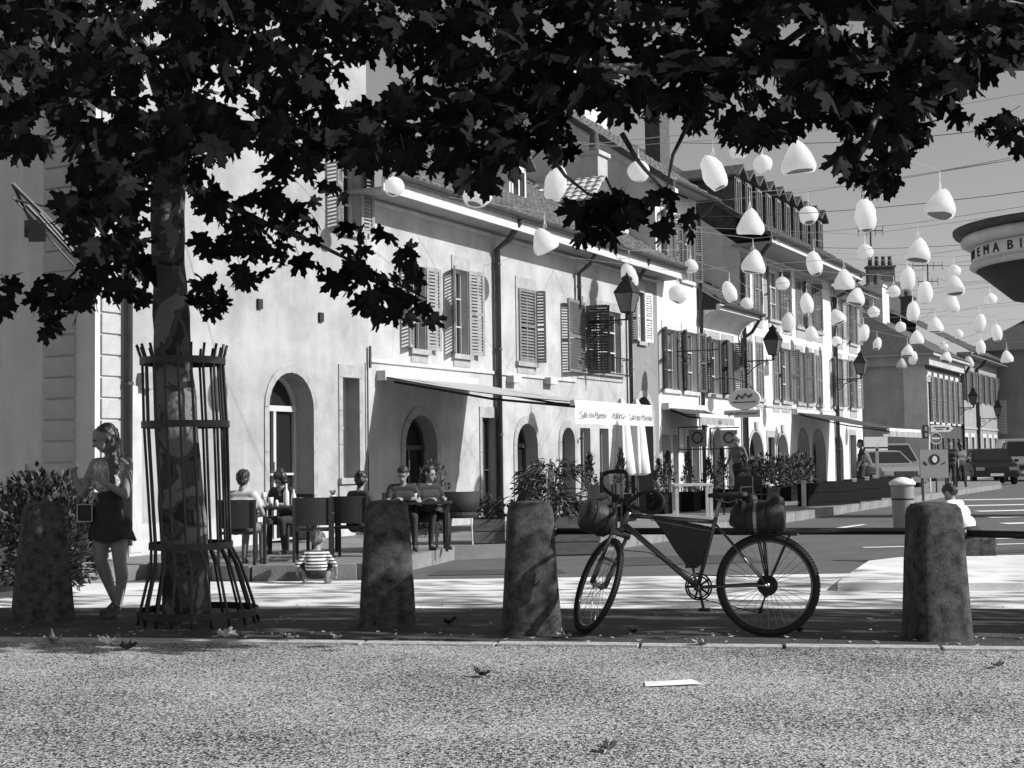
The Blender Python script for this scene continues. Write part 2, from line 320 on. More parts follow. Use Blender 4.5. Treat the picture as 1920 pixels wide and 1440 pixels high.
def surround(bld,o,wd=0.12,proud=0.02,m=None,lintel=0.2,sill=True,full=True):
    """dressed stones round an opening, each one its own object"""
    m=m or M_stone; a,b,c,d=o['x0'],o['x1'],o['z0'],o['z1']; r=o.get('arch',0); sp=d-r
    def st(x0,x1,z0,z1,pr=proud): q=MB(); q.box(x0,x1,-pr,0.004,z0,z1); q.build('jamb_stone',m,bld)
    nst=max(1,round((sp-c)/0.62)) if full else 1
    for i in range(nst):
        z0=c+(sp-c)*i/nst+.003; z1=c+(sp-c)*(i+1)/nst-.003; st(a-wd,a,z0,z1); st(b,b+wd,z0,z1)
    if r<=0: st(a-wd,b+wd,d+.003,d+lintel)
    else:
        P=arc_pts(a,b,sp,r,12); Q=arc_pts(a-wd,b+wd,sp,r+wd*1.15,12)
        segs=[(0,3),(3,6),(6,9),(9,12)] if full else [(0,6),(6,12)]
        for s0,s1 in segs:
            q=MB()
            for i in range(s0,s1):
                e0=.03 if i==s0 else 0; A0,A1,B0,B1=P[i],P[i+1],Q[i],Q[i+1]
                l=lambda u,v,t:(u[0]+(v[0]-u[0])*t,u[1]+(v[1]-u[1])*t)
                A0=l(A0,A1,e0); B0=l(B0,B1,e0)
                q.quad((A0[0],-proud,A0[1]),(A1[0],-proud,A1[1]),(B1[0],-proud,B1[1]),(B0[0],-proud,B0[1]))
                q.quad((B0[0],-proud,B0[1]),(B1[0],-proud,B1[1]),(B1[0],.004,B1[1]),(B0[0],.004,B0[1]))
                q.quad((A0[0],-proud,A0[1]),(A1[0],-proud,A1[1]),(A1[0],.004,A1[1]),(A0[0],.004,A0[1]))
            q.build('arch_stone',m,bld)
    if sill and c>0.4:
        q=MB(); q.box(a-wd-.02,b+wd+.02,-proud-.05,0.006,c-0.09,c-.002); q.build('sill',m,bld)
SH={}
def shutter(bld,hx,z0,h,w,ang,m,side,y=-0.03):
    """louvred shutter hinged at hx. side=-1 leaf extends to -x when folded open, +1 to +x; ang=swing away from wall in degrees"""
    key=(round(w,2),round(h,2),m.name)
    if key not in SH:
        q=MB(); t=0.035; s=min(.055,w*.2)
        q.box(0,s,-t/2,t/2,0,h); q.box(w-s,w,-t/2,t/2,0,h)
        for zz in (0,h/2-s*.6,h-s): q.box(s,w-s,-t/2+.001,t/2-.001,zz,zz+s*1.2 if zz else s)
        nl=max(6,int(h/0.062)); 
        for i in range(nl):
            z=s+(h-2*s)*(i+.5)/nl
            if abs(z-h/2)<s*.9: continue
            q.add([(s,-.017,z-.022),(w-s,-.017,z-.022),(w-s,.015,z+.02),(s,.015,z+.02),(s,-.012,z-.027),(w-s,-.012,z-.027),(w-s,.02,z+.015),(s,.02,z+.015)],
              [(0,1,2,3),(7,6,5,4),(0,4,5,1),(2,6,7,3)])
        SH[key]=q.mesh('shutter',m)
    a=math.radians(ang)
    rz = (-a) if side>0 else (math.pi+a)
    return inst('shutter',SH[key],bld,loc=(hx,y,z0),rot=(0,0,rz))
def gutter(bld,x0,x1,y,z,r=0.065):
    q=MB(); n=7; vs=[];
    for x in (x0,x1):
        for i in range(n): a=math.pi+math.pi*i/(n-1); vs.append((x,y+r*math.cos(a),z+r*math.sin(a)))
    q.add(vs,[(i,i+1,i+1+n,i+n) for i in range(n-1)]); q.box(x0,x1,y-r-.006,y-r+.006,z-.006,z+.012); return q.build('gutter',M_zinc,bld)
def downpipe(bld,x,yt,zt,r=0.05,z0=0.1,y=-0.09,bend=0.5):
    q=MB(); q.tube([(x,yt,zt),(x,yt*.9,zt-.1),(x,yt*.5+y*.5,zt-bend*.7),(x,y,zt-bend),(x,y,z0)],r,8); p=q.build('downpipe',M_zinc,bld,True)
    z=zt-bend-.3; 
    while z>0.8:
        q=MB(); q.lathe([(r+.012,0),(r+.012,.04)],(x,y,z),8); q.build('pipe_bracket',M_zinc,p); z-=1.6
    return p
def tiles(bld,x0,x1,y0,z0,y1,z1,m,tw=0.2,th=0.27,name='roof_tiles',hipL=0,hipR=0):
    """rows of real tiles on a slope rising from (y0,z0) to (y1,z1)"""
    q=MB(); sl=Vector((0,y1-y0,z1-z0)); L=sl.length; sl.normalize(); nn=Vector((0,-sl.z,sl.y)); rows=int(L/th)+1
    rr=random.Random(int(abs(x0*13+z0*7)*10)+3)
    for j in range(rows):
        s0=j*th; s1=min(L,s0+th*1.12); fr=s0/L; xa=x0+hipL*fr; xb=x1-hipR*fr; nx=max(1,int((xb-xa)/tw))
        for i in range(nx):
            a=xa+(xb-xa)*i/nx; b=xa+(xb-xa)*(i+1)/nx; u=0.028+rr.random()*.02; u2=.0; jx=(rr.random()-.5)*.02
            P=lambda x,s,h: (x+jx,)+tuple((Vector((0,y0,z0))+sl*s+nn*h).yz)
            mid=(a+b)/2
            q.add([P(a+.006,s0,u*.4),P(mid,s0,u*1.3),P(b-.006,s0,u*.4),P(b-.006,s1,u2),P(mid,s1,u2+.01),P(a+.006,s1,u2),P(a+.006,s0,-.02),P(b-.006,s0,-.02)],
                  [(0,1,4,5),(1,2,3,4),(0,6,7,2,1),(0,5,6),(2,7,3)])
    o=q.build(name,m,bld); o['kind']='stuff'
    b=MB(); b.quad((x0,y0+.03,z0-.02),(x1,y0+.03,z0-.02),(x1-hipR,y1,z1-.02),(x0+hipL,y1,z1-.02)); b.build('roof',M_slate,bld)
    return o
def building(name,label,t0): return thing(name,label,'building',FW(t0),TH)
def side_wall(bld,x,y0,y1,z0,z1,m,gable=None,name='side_wall'):
    q=MB(); P=[(x,y0,z0),(x,y1,z0),(x,y1,z1)]
    if gable: P+= [(x,gable[0],gable[1])]
    P+=[(x,y0,z1)]
    q.add(P,[tuple(range(len(P)))]); return q.build(name,m,bld)
# ================================================================== BUILDINGS
def SP(px,py,t):
    """point of pixel on the plane across the street line at t -> (inward y, z)"""
    r=ray(px,py); a=A+D*t; k=a.dot(D)/(r.dot(D)); p=Vector((r.x*k,r.y*k,CH+r.z*k)); return -(p-a).dot(N),p.z
T=lambda px,py=700,n=0: F(px,py,n)[0]
Z=lambda px,py,n=0: F(px,py,n)[1]
def OP(t0,ta,tb,za,zb,**k): return dict(x0=ta-t0,x1=tb-t0,z0=za,z1=zb,**k)
# ---- corner building on the far left
b0=building('corner_building','tall grey building with banded corner stones behind the hedge at far left',-0.58)
q=MB(); q.quad((0,0,0),(0.52,0,0),(0.52,0,12),(0,0,12)); q.quad((0,0,0),(0,9,0),(0,9,12),(0,0,12)); q.quad((.52,0,8),(.52,9,8),(.52,9,12),(.52,0,12)); q.quad((0,0,12),(.52,0,12),(.52,9,12),(0,9,12)); q.build('wall',M_corner,b0)
ya,_=SP(142,600,-0.58); yb,_=SP(84,600,-0.58)
qa=MB(); qa.box(-0.035,0.003,0,yb-ya,0,0.235); mqa=qa.mesh('quoin_stone',M_quoin)
qb=MB(); qb.box(0.09,0.40,-0.03,0.003,0,0.235); mqb=qb.mesh('quoin_stone',M_quoin)
for k in range(38):
    inst('quoin_stone',mqa,b0,loc=(0,ya,0.3+k*.264)); inst('quoin_stone',mqb,b0,loc=(0,0,0.3+k*.264))
q=MB(); q.box(-.05,.5,-.05,9,0,.28); q.build('plinth',M_quoin,b0)
downpipe(b0,0.47,-.1,9.5,0.055,0.3)
# wall bracket with floodlight, top left
lt=thing('floodlight','small floodlight on a slanting metal wall frame at the upper left edge','floodlight',V(60,440,16.2))
def rel(p,o): return Vector(p)-Vector(o.location)
q=MB()
for a,b,r in [((24,345),(150,470),.03),((50,385),(140,480),.025),((24,345),(60,420),.02),((30,375),(150,400),.015),((75,400),(180,520),.02),((24,370),(140,500),.012)]:
    q.tube([rel(V(*a,16.2),lt),rel(V(*b,16.4),lt)],r,6)
q.build('bracket_frame',M_zinc,lt)
q=MB(); q.obox(rel(V(62,430,16.1),lt),(.16,.14,.2)); q.obox(rel(V(70,436,16.0),lt),(.2,.02,.22)); q.build('lamp_head',M_iron,lt)
# ---- white building
b1=building('white_building','bright white house front with an arched glazed door behind the seated diners',0.0)
opsW=[OP(0,T(503),T(586),.155,2.63,arch=.52,dep=.36,bars=2),OP(0,T(641),T(672),1.05,2.62,dep=.3,bars=2),OP(0,T(641),T(676),4.95,6.3,dep=.2,bars=3)]
q=wall_mesh(-0.02,5.3,0,8.4,opsW); q.quad((5.3,0,5),(5.3,9,5),(5.3,9,8.4),(5.3,0,8.4)); q.build('wall',M_white,b1)
for k,o in enumerate(opsW):
    fit_window(b1,o,door=(k==0)); surround(b1,o,wd=.1,full=(k<2))
q=MB(); q.box(opsW[1]['x0']-.12,opsW[1]['x1']+.1,-.03,.004,.5,.94); q.build('apron_stone',M_stone,b1)
shutter(b1,opsW[2]['x0'],4.95,1.35,.4,25,M_shutm,-1); shutter(b1,opsW[2]['x1'],4.95,1.35,.3,10,M_shutm,1)
q=MB(); q.box(-.05,5.3,-.16,.004,8.25,8.42); q.build('cornice',M_stone_l,b1)
tiles(b1,-.1,5.4,-.35,8.45,4,10.6,M_tile)
for px,py in ((485,570),(600,595)):
    t,z=F(px,py); q=MB(); q.box(t-.05,t+.05,-.04,.01,z-.07,z+.07); q.build('vent_hood',M_ink,b1)
t,z=F(268,715); q=MB(); q.box(t-.1,t+.12,-.12,0,z-.1,z+.1); q.build('wall_box',M_stone,b1)
t,z=F(252,900); q=MB(); q.box(t-.1,t+.1,-.03,.004,.2,2.3); q.build('panel_strip',M_stone_l,b1)
q=MB(); q.box(-.02,opsW[0]['x0']-.12,-.02,.004,.1,.55); q.build('plinth',M_stone_l,b1); q=MB(); q.box(opsW[0]['x1']+.12,5.3,-.02,.004,.1,.5); q.build('plinth',M_stone_l,b1)
q=MB(); q.tube([(5.22,-.04,2.9),(5.22,-.04,.3)],.014,6); q.tube([(5.28,-.05,3.15),(5.28,-.05,2.8)],.025,6); q.build('cable_conduit',M_zinc,b1)
# ---- cafe building
t0=5.3; b2=building('cafe_building','two storey cafe with grey louvred shutters and a long awning over its terrace',t0); LA=12.15
w1=OP(t0,T(774),T(797),3.2,4.62,bars=3,dep=.16); w2=OP(t0,T(853),T(877),3.2,4.72,bars=3,dep=.16); w3=OP(t0,T(972),T(1001),3.2,4.62,bars=3,dep=.16)
w4=OP(t0,T(1096),T(1164),3.2,4.55,bars=3,dep=.16)
d1=OP(t0,6.35,7.35,.155,2.08,arch=.55,dep=.3,bars=1); d2=OP(t0,8.93,9.38,.155,2.08,dep=.15,bars=2); a2=OP(t0,10.27,11.12,.155,2.0,arch=.42,dep=.3,bars=1); a3=OP(t0,12.2,12.8,.155,1.95,arch=.3,dep=.3,bars=1)
g1=OP(t0,T(1086),T(1105),.6,1.95,bars=1); g2=OP(t0,T(1122),T(1139),.6,1.95,bars=1); g3=OP(t0,T(1146),T(1163),.6,1.95,bars=1)
q=wall_mesh(0,10.7,0,5.62,[w1,w2,w3,w4,d1,d2,a2,a3,g1,g2,g3]); q.build('wall',M_cafe,b2)
w5=OP(t0,T(1199),T(1208),4.0,5.15,dep=.12,bars=2); a5=OP(t0,15.98,17.02,.155,2.72,arch=.5,dep=.5,bars=1)
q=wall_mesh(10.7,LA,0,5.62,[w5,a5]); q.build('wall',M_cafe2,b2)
side_wall(b2,0,0,5,5.6,5.62,M_cafe,gable=(3.4,8.1)); 
for o in (w1,w2,w3,w4,w5,g1,g2,g3): fit_window(b2,o)
for o in (w1,w2,w3,w5): surround(b2,o,wd=.09,full=False,lintel=.24)
surround(b2,w4,wd=.07,full=True,lintel=.2)
for o in (w1,w2,w3):
    q=MB(); q.box(o['x0']-.06,o['x1']+.08,-.018,.004,2.97,3.1); q.build('apron_stone',M_stone,b2)
for o in (d1,a2,a3,a5): fit_window(b2,o,door=True,frame=M_framed); surround(b2,o,wd=.13)
fit_window(b2,d2,door=True,frame=M_framed); surround(b2,d2,wd=.09)
wl=w1['x1']-w1['x0']
shutter(b2,w1['x0']-.02,3.2,1.42,.36,22,M_shutm,-1); shutter(b2,w1['x1']+.02,3.2,1.42,.36,12,M_shutm,1)
shutter(b2,w2['x0']-.02,3.2,1.52,.36,30,M_shutm,-1); shutter(b2,w2['x1']+.02,3.2,1.52,.4,14,M_shutm,1)
shutter(b2,w3['x0'],3.2,1.42,(w3['x1']-w3['x0'])*.98,3,M_shut,1); shutter(b2,w3['x1']+.03,3.2,1.42,.22,75,M_shutm,1)
shutter(b2,w4['x0']-.03,3.1,1.5,1.05,6,M_shut,-1,y=-.05); shutter(b2,w4['x0']+.03,3.1,1.45,.5,72,M_shutd,1,y=-.05)
shutter(b2,w5['x0']-.01,4.0,1.15,.34,14,M_shutl,-1); shutter(b2,w5['x1']+.01,4.0,1.15,.34,10,M_shutl,1)
# small bars of the large window and its iron guard
q=MB(); 
for i in range(1,5): x=w4['x0']+(w4['x1']-w4['x0'])*i/5; q.box(x-.012,x+.012,.1,.12,3.2,4.55)
q.build('window_grille',M_iron,b2)
q=MB(); xa,xb=w4['x0']-.3,w4['x1']+.12
for z in (3.14,3.5): q.tube([(xa,-.22,z),(xb,-.22,z)],.012,5)
for i in range(15): x=xa+(xb-xa)*i/14; q.tube([(x,-.22,3.14),(x,-.22,3.5)],.007,4)
for x in (xa,xb): q.tube([(x,-.22,3.14),(x,0,3.14)],.012,4); q.tube([(x,-.22,3.5),(x,0,3.5)],.012,4)
q.build('flower_rail',M_iron,b2)
q=MB(); q.box(0.02,7.6,-.035,.004,2.9,2.96); q.build('string_course',M_stone_l,b2)
for px,py in ((957,712),(1026,715)):
    t,z=F(px,py); q=MB(); q.box(t-t0-.16,t-t0+.16,-.16,.004,z-.06,z+.07); q.build('lamp_box',M_stone_l,b2)
q=MB(); q.box(-.35,LA+.5,-.52,.25,5.58,5.63); q.build('soffit',M_soffit,b2)
q=MB(); q.box(-.35,LA+.5,-.56,-.52,5.56,5.80); q.build('fascia',M_fascia,b2)
q=MB(); q.box(0,LA,-.05,.004,5.47,5.53); q.build('cornice_moulding',M_stone_l,b2)
gutter(b2,-.35,LA+.55,-.64,5.83,.075)
tiles(b2,-.35,LA+.6,-.60,5.88,3.4,8.35,M_tile,tw=.2,th=.26)
downpipe(b2,9.45-t0,-.62,5.8,.06,.2,bend=.55); downpipe(b2,12.98-t0,-.62,5.8,.045,4.45,bend=.6); downpipe(b2,15.62-t0,-.62,5.8,.05,.2,bend=.6)
t,z=F(650,520); 
# dormers on the cafe roof
def dormer(bld,x,y,z,w,h,dpt,m_side,rm,win=True,pitch=.5,fm=None):
    q=MB(); q.box(x,x+w,y,y+dpt,z,z+h); q.build('dormer_wall',m_side,bld)
    if win:
        f=MB(); 
        for (a,b,c,d) in ((x+.06,x+.12,z+.1,z+h-.06),(x+w-.12,x+w-.06,z+.1,z+h-.06),(x+.06,x+w-.06,z+.1,z+.16),(x+.06,x+w-.06,z+h-.12,z+h-.06),(x+w/2-.025,x+w/2+.025,z+.16,z+h-.12)): f.box(a,b,y-.03,y+.01,c,d)
        fo=f.build('dormer_window',fm or M_shutl,bld); g=MB(); g.quad((x+.1,y-.006,z+.12),(x+w-.1,y-.006,z+.12),(x+w-.1,y-.006,z+h-.1),(x+.1,y-.006,z+h-.1)); g.build('pane',M_glass,fo)
    r=MB(); c=x+w/2; o=.14; P=[(x-o,z+h-.05),(c,z+h+pitch*w),(x+w+o,z+h-.05),(x+w+o,z+h+.03),(c,z+h+pitch*w+.09),(x-o,z+h+.03)]
    r.prism(P,lambda a,b:(a,y-.18,b),lambda a,b:(a,y+dpt+.3,b)); r.build('dormer_roof',rm,bld)
ta,za=F(955,360,-.9); dormer(b2,ta-t0,.9,6.3,.75,1.15,2.0,M_shutl,M_slate)
ya_,za_=SP(972,372,15.3); yb_,zb_=SP(1112,372,15.3); yc_,zc_=SP(1112,322,15.3)
lx=10.0; wl_=ya_-yb_
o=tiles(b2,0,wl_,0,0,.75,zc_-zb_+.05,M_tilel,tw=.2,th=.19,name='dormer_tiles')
o.location=(lx,ya_,zb_); o.rotation_euler=(0,0,-math.pi/2)
rr_=[c for c in b2.children if c.name.startswith('roof') and not c.name.startswith('roof_tiles')][-1]; rr_.location=o.location; rr_.rotation_euler=o.rotation_euler; rr_.name='dormer_roof'
q=MB(); q.box(lx+.1,lx+1.7,yb_+.05,ya_-.05,6.6,zb_); q.build('dormer_wall',M_darkwall,b2)
q=MB(); q.add([(lx+.76,yb_,zc_+.05),(lx+.76,ya_,zc_+.05),(lx+1.6,ya_,zb_),(lx+1.6,yb_,zb_)],[(0,1,2,3)]); q.add([(lx+.1,yb_+.05,zb_),(lx+1.7,yb_+.05,zb_),(lx+.76,yb_+.05,zc_)],[(0,1,2)]); q.build('dormer_back',M_slate,b2)
def chimney(bld,x,y,z0,z1,w,d,m,pots=1,wd=None):
    q=MB(); q.box(x-w/2,x+w/2,y-d/2,y+d/2,z0,z1); q.box(x-w/2-.06,x+w/2+.06,y-d/2-.06,y+d/2+.06,z1,z1+.1); c=q.build('chimney',m,bld)
    for i in range(pots):
        xx=x+(i-(pots-1)/2)*w/max(1,pots); q=MB(); q.lathe([(.11,0),(.13,.12),(.1,.45),(.13,.5),(.1,.52)],(xx,y,z1+.1),10); q.build('chimney_pot',M_slate,c,True)
    return c
yq,zq=SP(1108,292,16.2); chimney(b2,10.9+.2,yq,6.0,zq,.55,.42,M_e,1)
ta,za=F(735,170,-2.6); chimney(b2,1.2,3.0,7.6,F(735,165,-2.6)[1],.5,.5,M_side,2)
# ---- tall narrow building (B)
t0=17.45; b3=building('tall_pale_house','tall pale plastered house between the cafe and the low house with curved cornice',t0); LB=2.75; HB=8.0
bo=[OP(t0,T(1243),T(1270),2.95,4.42,bars=3,dep=.15),OP(t0,T(1280),T(1306),2.95,4.45,bars=3,dep=.15),OP(t0,T(1246),T(1262,500),5.95,7.3,bars=3,dep=.15),OP(t0,T(1280),T(1298,500),5.75,7.2,bars=3,dep=.15),
    OP(t0,T(1240,820),T(1256,820),.4,1.85,bars=1),OP(t0,T(1260,820),T(1270,820),.4,1.85,bars=1),OP(t0,T(1284,820),T(1309,820),.155,1.9,bars=1)]
q=wall_mesh(0,LB,0,HB,bo); q.build('wall',M_b,b3)
for k,o in enumerate(bo): fit_window(b3,o,glass=M_glassg if k<4 else M_glass); surround(b3,o,wd=.06,full=False,m=M_stone_l)
for k in (0,1,2,3):
    o=bo[k]; h=o['z1']-o['z0']; shutter(b3,o['x0'],o['z0'],h,.3,38,M_shutd,-1); shutter(b3,o['x1'],o['z0'],h,.3,30,M_shutd,1)
y1,z1=SP(1040,205,t0); y2,z2=SP(1200,305,t0)
sl=(z1-z2)/(y1-y2); yr=SP(955,150,t0)[0]; zr=z2+sl*(yr-y2)
q=MB(); q.add([(0,0,0),(0,2*yr,0),(0,2*yr,zr-sl*yr),(0,yr,zr),(0,0,z2-sl*y2)],[(0,1,2,3,4)]); q.build('side_wall',M_side,b3)
q=MB(); q.quad((-.25,yr,zr+.1),(LB+.1,yr,zr+.1),(LB+.1,2*yr+.4,zr-sl*yr-.2),(-.25,2*yr+.4,zr-sl*yr-.2)); q.build('rear_roof',M_slate,b3)
ez=z2-sl*y2
tiles(b3,-.25,LB+.1,-.55,ez-.55*sl+.1,yr,zr+.12,M_tile,tw=.26,th=.3)
q=MB(); q.prism([(-.6,ez-.6*sl-.06),(yr,zr-.06),(yr,zr+.1),(-.6,ez-.6*sl+.1)],lambda y,z:(-.28,y,z),lambda y,z:(-.22,y,z)); q.build('verge_board',M_slate,b3)
q=MB(); q.prism([(-.6,ez-.6*sl-.22),(yr,zr-.22),(yr,zr-.07),(-.6,ez-.6*sl-.07)],lambda y,z:(-.2,y,z),lambda y,z:(0,y,z)); q.build('verge_soffit',M_fascia,b3)
q=MB(); q.box(-.1,LB,-.5,.1,HB-.1,HB-.03); q.build('soffit',M_soffit,b3)
gutter(b3,-.2,LB+.1,-.6,ez-.5*sl+.05,.07); downpipe(b3,LB-.02,-.58,HB-.05,.055,.2)
# ---- low house with curved cornice (C)
t0=20.2; b4=building('low_house','low house with a curved cornice and dark roof squeezed between two taller ones',t0); LC=3.3
co=[OP(t0,T(1324),T(1348),2.95,4.4,bars=3,dep=.15),OP(t0,T(1356),T(1374),2.95,4.4,bars=3,dep=.15),OP(t0,T(1335,850),T(1356,850),.155,2.05,arch=.45,dep=.3,bars=1),OP(t0,T(1364,850),T(1379,850),.155,1.8,arch=.35,dep=.3,bars=1)]
q=wall_mesh(0,LC,0,4.8,co); q.build('wall',M_b,b4)
for k,o in enumerate(co): fit_window(b4,o,door=(k==2),frame=M_framed if k>1 else M_frame); surround(b4,o,wd=.08,full=False)
for k in (0,1):
    o=co[k]; shutter(b4,o['x0'],o['z0'],1.45,.34,40,M_shutd,-1); shutter(b4,o['x1'],o['z0'],1.45,.34,35,M_shutd,1)
q=MB(); P=[(0,4.55)]+[(-.55*(1-math.cos(a)),4.55+.5*math.sin(a)) for a in [i*math.pi/16 for i in range(1,9)]]+[(0,5.08)]
q.prism(P,lambda y,z:(0,y,z),lambda y,z:(LC,y,z)); q.build('curved_cornice',M_side,b4,False)
q=MB(); q.box(-.02,LC,-.60,-.5,5.05,5.2); q.build('fascia',M_stone_l,b4)
gutter(b4,0,LC+.05,-.66,5.2,.07); tiles(b4,0,LC,-.6,5.25,5.5,9.0,M_slate,tw=.3,th=.33); downpipe(b4,LC-.1,-.64,5.15,.05,.2,bend=.6)
# ---- long bright house (D)
t0=23.5; b5=building('long_bright_house','long bright house with pointed arches below and a row of dormers on its roof',t0); LD=9.5; HD=7.2
dops=[]
lower=[(1397,1410,0),(1418,1430,0),(1449,1459,0),(1465,1479,1),(1493,1506,1),(1512,1522,0),(1529,1540,0)]
upper=[(1390,1404,0),(1412,1427,0),(1440,1460,1),(1466,1482,0),(1491,1507,0),(1510,1521,1),(1526,1539,0)]
for a,b,kd in lower: dops.append((OP(t0,T(a,700),T(b,700),2.95,4.55,bars=3,dep=.14),kd))
for a,b,kd in upper: dops.append((OP(t0,T(a,540),T(b,540),5.35,6.85,bars=3,dep=.14),kd))
gops=[OP(t0,T(1404,860),T(1431,860),.155,2.0,arch=.75,dep=.3,bars=1),OP(t0,T(1457,860),T(1477,860),.155,1.95,arch=.6,dep=.3,bars=1),OP(t0,T(1440,860),T(1452,860),.5,1.85,dep=.12,bars=1),
      OP(t0,T(1496,860),T(1517,860),.155,2.05,arch=.8,dep=.35,bars=1),OP(t0,T(1524,860),T(1547,860),.155,2.05,arch=.8,dep=.35,bars=1)]
q=wall_mesh(0,LD,0,HD,[o for o,_ in dops]+gops); q.build('wall',M_d,b5)
for k,(o,kd) in enumerate(dops):
    fit_window(b5,o,glass=M_glassg); surround(b5,o,wd=.05,full=False,lintel=.2)
    q=MB(); q.box(o['x0']-.04,o['x1']+.04,-.015,.004,o['z0']-.35,o['z0']-.1); q.build('apron_stone',M_stone,b5)
    h=o['z1']-o['z0']; wd=o['x1']-o['x0']
    if kd: shutter(b5,o['x0']-.02,o['z0'],h,.38,18,M_shut,-1); shutter(b5,o['x1']+.02,o['z0'],h,.38,40,M_shutd,1)
    else: shutter(b5,o['x0']+.01,o['z0'],h,wd/2-.015,2,M_shut,1); shutter(b5,o['x1']-.01,o['z0'],h,wd/2-.015,2,M_shut,-1)
for k,o in enumerate(gops):
    fit_window(b5,o,door=(k!=2),frame=M_framed,glass=M_glass); surround(b5,o,wd=.1,full=False)
    if k in (0,1): 
        cx=(o['x0']+o['x1'])/2; q=MB(); q.box(cx-.1,cx+.1,-.06,.004,o['z1']+.05,o['z1']+.28); q.build('keystone',M_stone,b5)
q=MB(); q.box(0,LD,-.03,.004,2.72,2.78); q.build('string_course',M_stone,b5)
y1,z1=SP(1310,330,t0); yD=6.5; slD=.75
q=MB(); q.add([(0,0,0),(0,yD,0),(0,yD,HD+slD*yD),(0,0,HD)],[(0,1,2,3)]); q.build('side_wall',M_side,b5)
q=MB(); q.box(-.1,LD+.2,-.95,.2,HD-.04,HD+.02); q.build('soffit',M_soffit,b5)
q=MB(); q.box(-.1,LD+.2,-1.0,-.95,HD-.02,HD+.2); q.build('fascia',M_fascia,b5)
gutter(b5,-.1,LD+.2,-1.08,HD+.2,.075); tiles(b5,-.15,LD+.2,-1.0,HD+.24,yD,HD+slD*yD+.3,M_slate,tw=.3,th=.35)
q=MB(); q.prism([(-1.0,HD+.1),(yD,HD+slD*yD+.18),(yD,HD+slD*yD+.3),(-1.0,HD+.26)],lambda y,z:(-.2,y,z),lambda y,z:(-.12,y,z)); q.build('verge_board',M_slate,b5)
for k in range(10):
    x=.2+k*.93; dormer(b5,x,.15,7.75,.56,1.45,2.4,M_slate,M_slate,pitch=.5,fm=M_shut)
downpipe(b5,.05,-1.05,HD+.15,.06,.2,bend=.75); downpipe(b5,LD-.02,-1.05,HD+.15,.07,.2,bend=.75)
chimney(b5,3.0,3.6,10,12.6,.8,.5,M_slate,3)
# ---- end house (D2)
t0=33.05; b6=building('end_house','narrow pale end house beyond the long bright one where the side street opens',t0); L6=3.6; H6=7.0
e6=[]
for a,b,z0,z1 in [(1561,1578,2.95,4.6),(1592,1604,2.95,4.6),(1563,1577,5.3,6.7),(1590,1603,5.25,6.7)]:
    o=OP(t0,T(a,700 if z0<4 else 560),T(b,700 if z0<4 else 560),z0,z1,bars=3,dep=.14); e6.append(o)
go=[OP(t0,T(1567,860),T(1580,860),.155,1.95,arch=.5,dep=.3,bars=1),OP(t0,T(1594,860),T(1605,860),.155,2.0,dep=.2,bars=1)]
q=wall_mesh(0,L6,0,H6,e6+go); q.quad((L6,0,0),(L6,6,0),(L6,6,H6),(L6,0,H6)); q.build('wall',M_d,b6)
for o in e6: 
    fit_window(b6,o,glass=M_glassg); surround(b6,o,wd=.05,full=False); h=o['z1']-o['z0']; shutter(b6,o['x0'],o['z0'],h,.36,30,M_shut,-1); shutter(b6,o['x1'],o['z0'],h,.36,20,M_shut,1)
    q=MB(); q.box(o['x0']-.04,o['x1']+.04,-.015,.004,o['z0']-.35,o['z0']-.1); q.build('apron_stone',M_stone,b6)
for o in go: fit_window(b6,o,door=True,frame=M_framed); surround(b6,o,wd=.09,full=False)
q=MB(); q.box(-.1,L6+.5,-.6,.2,H6-.05,H6+.02); q.build('soffit',M_soffit,b6); gutter(b6,0,L6+.5,-.66,H6+.1,.07); tiles(b6,0,L6+.5,-.6,H6+.12,4.5,H6+3.2,M_slate,tw=.3,th=.35)
chimney(b6,1.6,3.2,8.5,10.6,.6,.5,M_slate,3); chimney(b6,3.0,4.2,8.5,10.9,.5,.5,M_slate,2)
# ---- house across the side street (E) with a blank wall towards us
t0=47.6; b7=building('blank_walled_house','grey house with a blank end wall and pale corner strip across the side street',t0); HE=5.55
q=MB(); q.quad((0,0.9,0),(0,9,0),(0,9,HE),(0,.9,HE)); q.build('end_wall',M_e,b7)
q=MB(); q.quad((-.02,-.0,0),(-.02,.92,0),(-.02,.92,HE),(-.02,0,HE)); q.box(-.04,.9,-.02,0,HE-.01,HE); q.build('corner_strip',M_side,b7)
ops=[]
for i in range(6):
    for z0,z1 in ((2.7,4.7),(.4,2.0)):
        ops.append(dict(x0=.55+i*1.25,x1=1.2+i*1.25,z0=z0,z1=z1,bars=3,dep=.14))
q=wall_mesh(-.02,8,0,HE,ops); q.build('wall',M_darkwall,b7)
for o in ops:
    fit_window(b7,o); 
    if o['z0']>2: shutter(b7,o['x0'],o['z0'],2.0,.28,30,M_shut,-1); shutter(b7,o['x1'],o['z0'],2.0,.28,20,M_shut,1); surround(b7,o,wd=.05,full=False,m=M_stone_l)
q=MB(); q.box(-.5,8.2,-.5,9.3,HE+.0,HE+.12); q.box(-.25,8.1,-.25,9.2,HE-.4,HE-.002); q.build('eaves_cornice',M_e,b7)
q=MB(); q.add([(-.55,-.55,HE+.12),(8.2,-.55,HE+.12),(8.2,9.3,HE+.12),(-.55,9.3,HE+.12),(3.2,4.4,HE+3.0),(8.2,4.4,HE+3.0)],[(0,1,5,4),(0,4,3),(3,4,5,2),(1,2,5)]); q.build('hip_roof',M_slate,b7)
chimney(b7,2.8,2.6,7,9.0,.7,.6,M_side,2); chimney(b7,6,3.2,7,9.1,.7,.6,M_side,3)
downpipe(b7,8.0,-.5,HE,.07,.2)
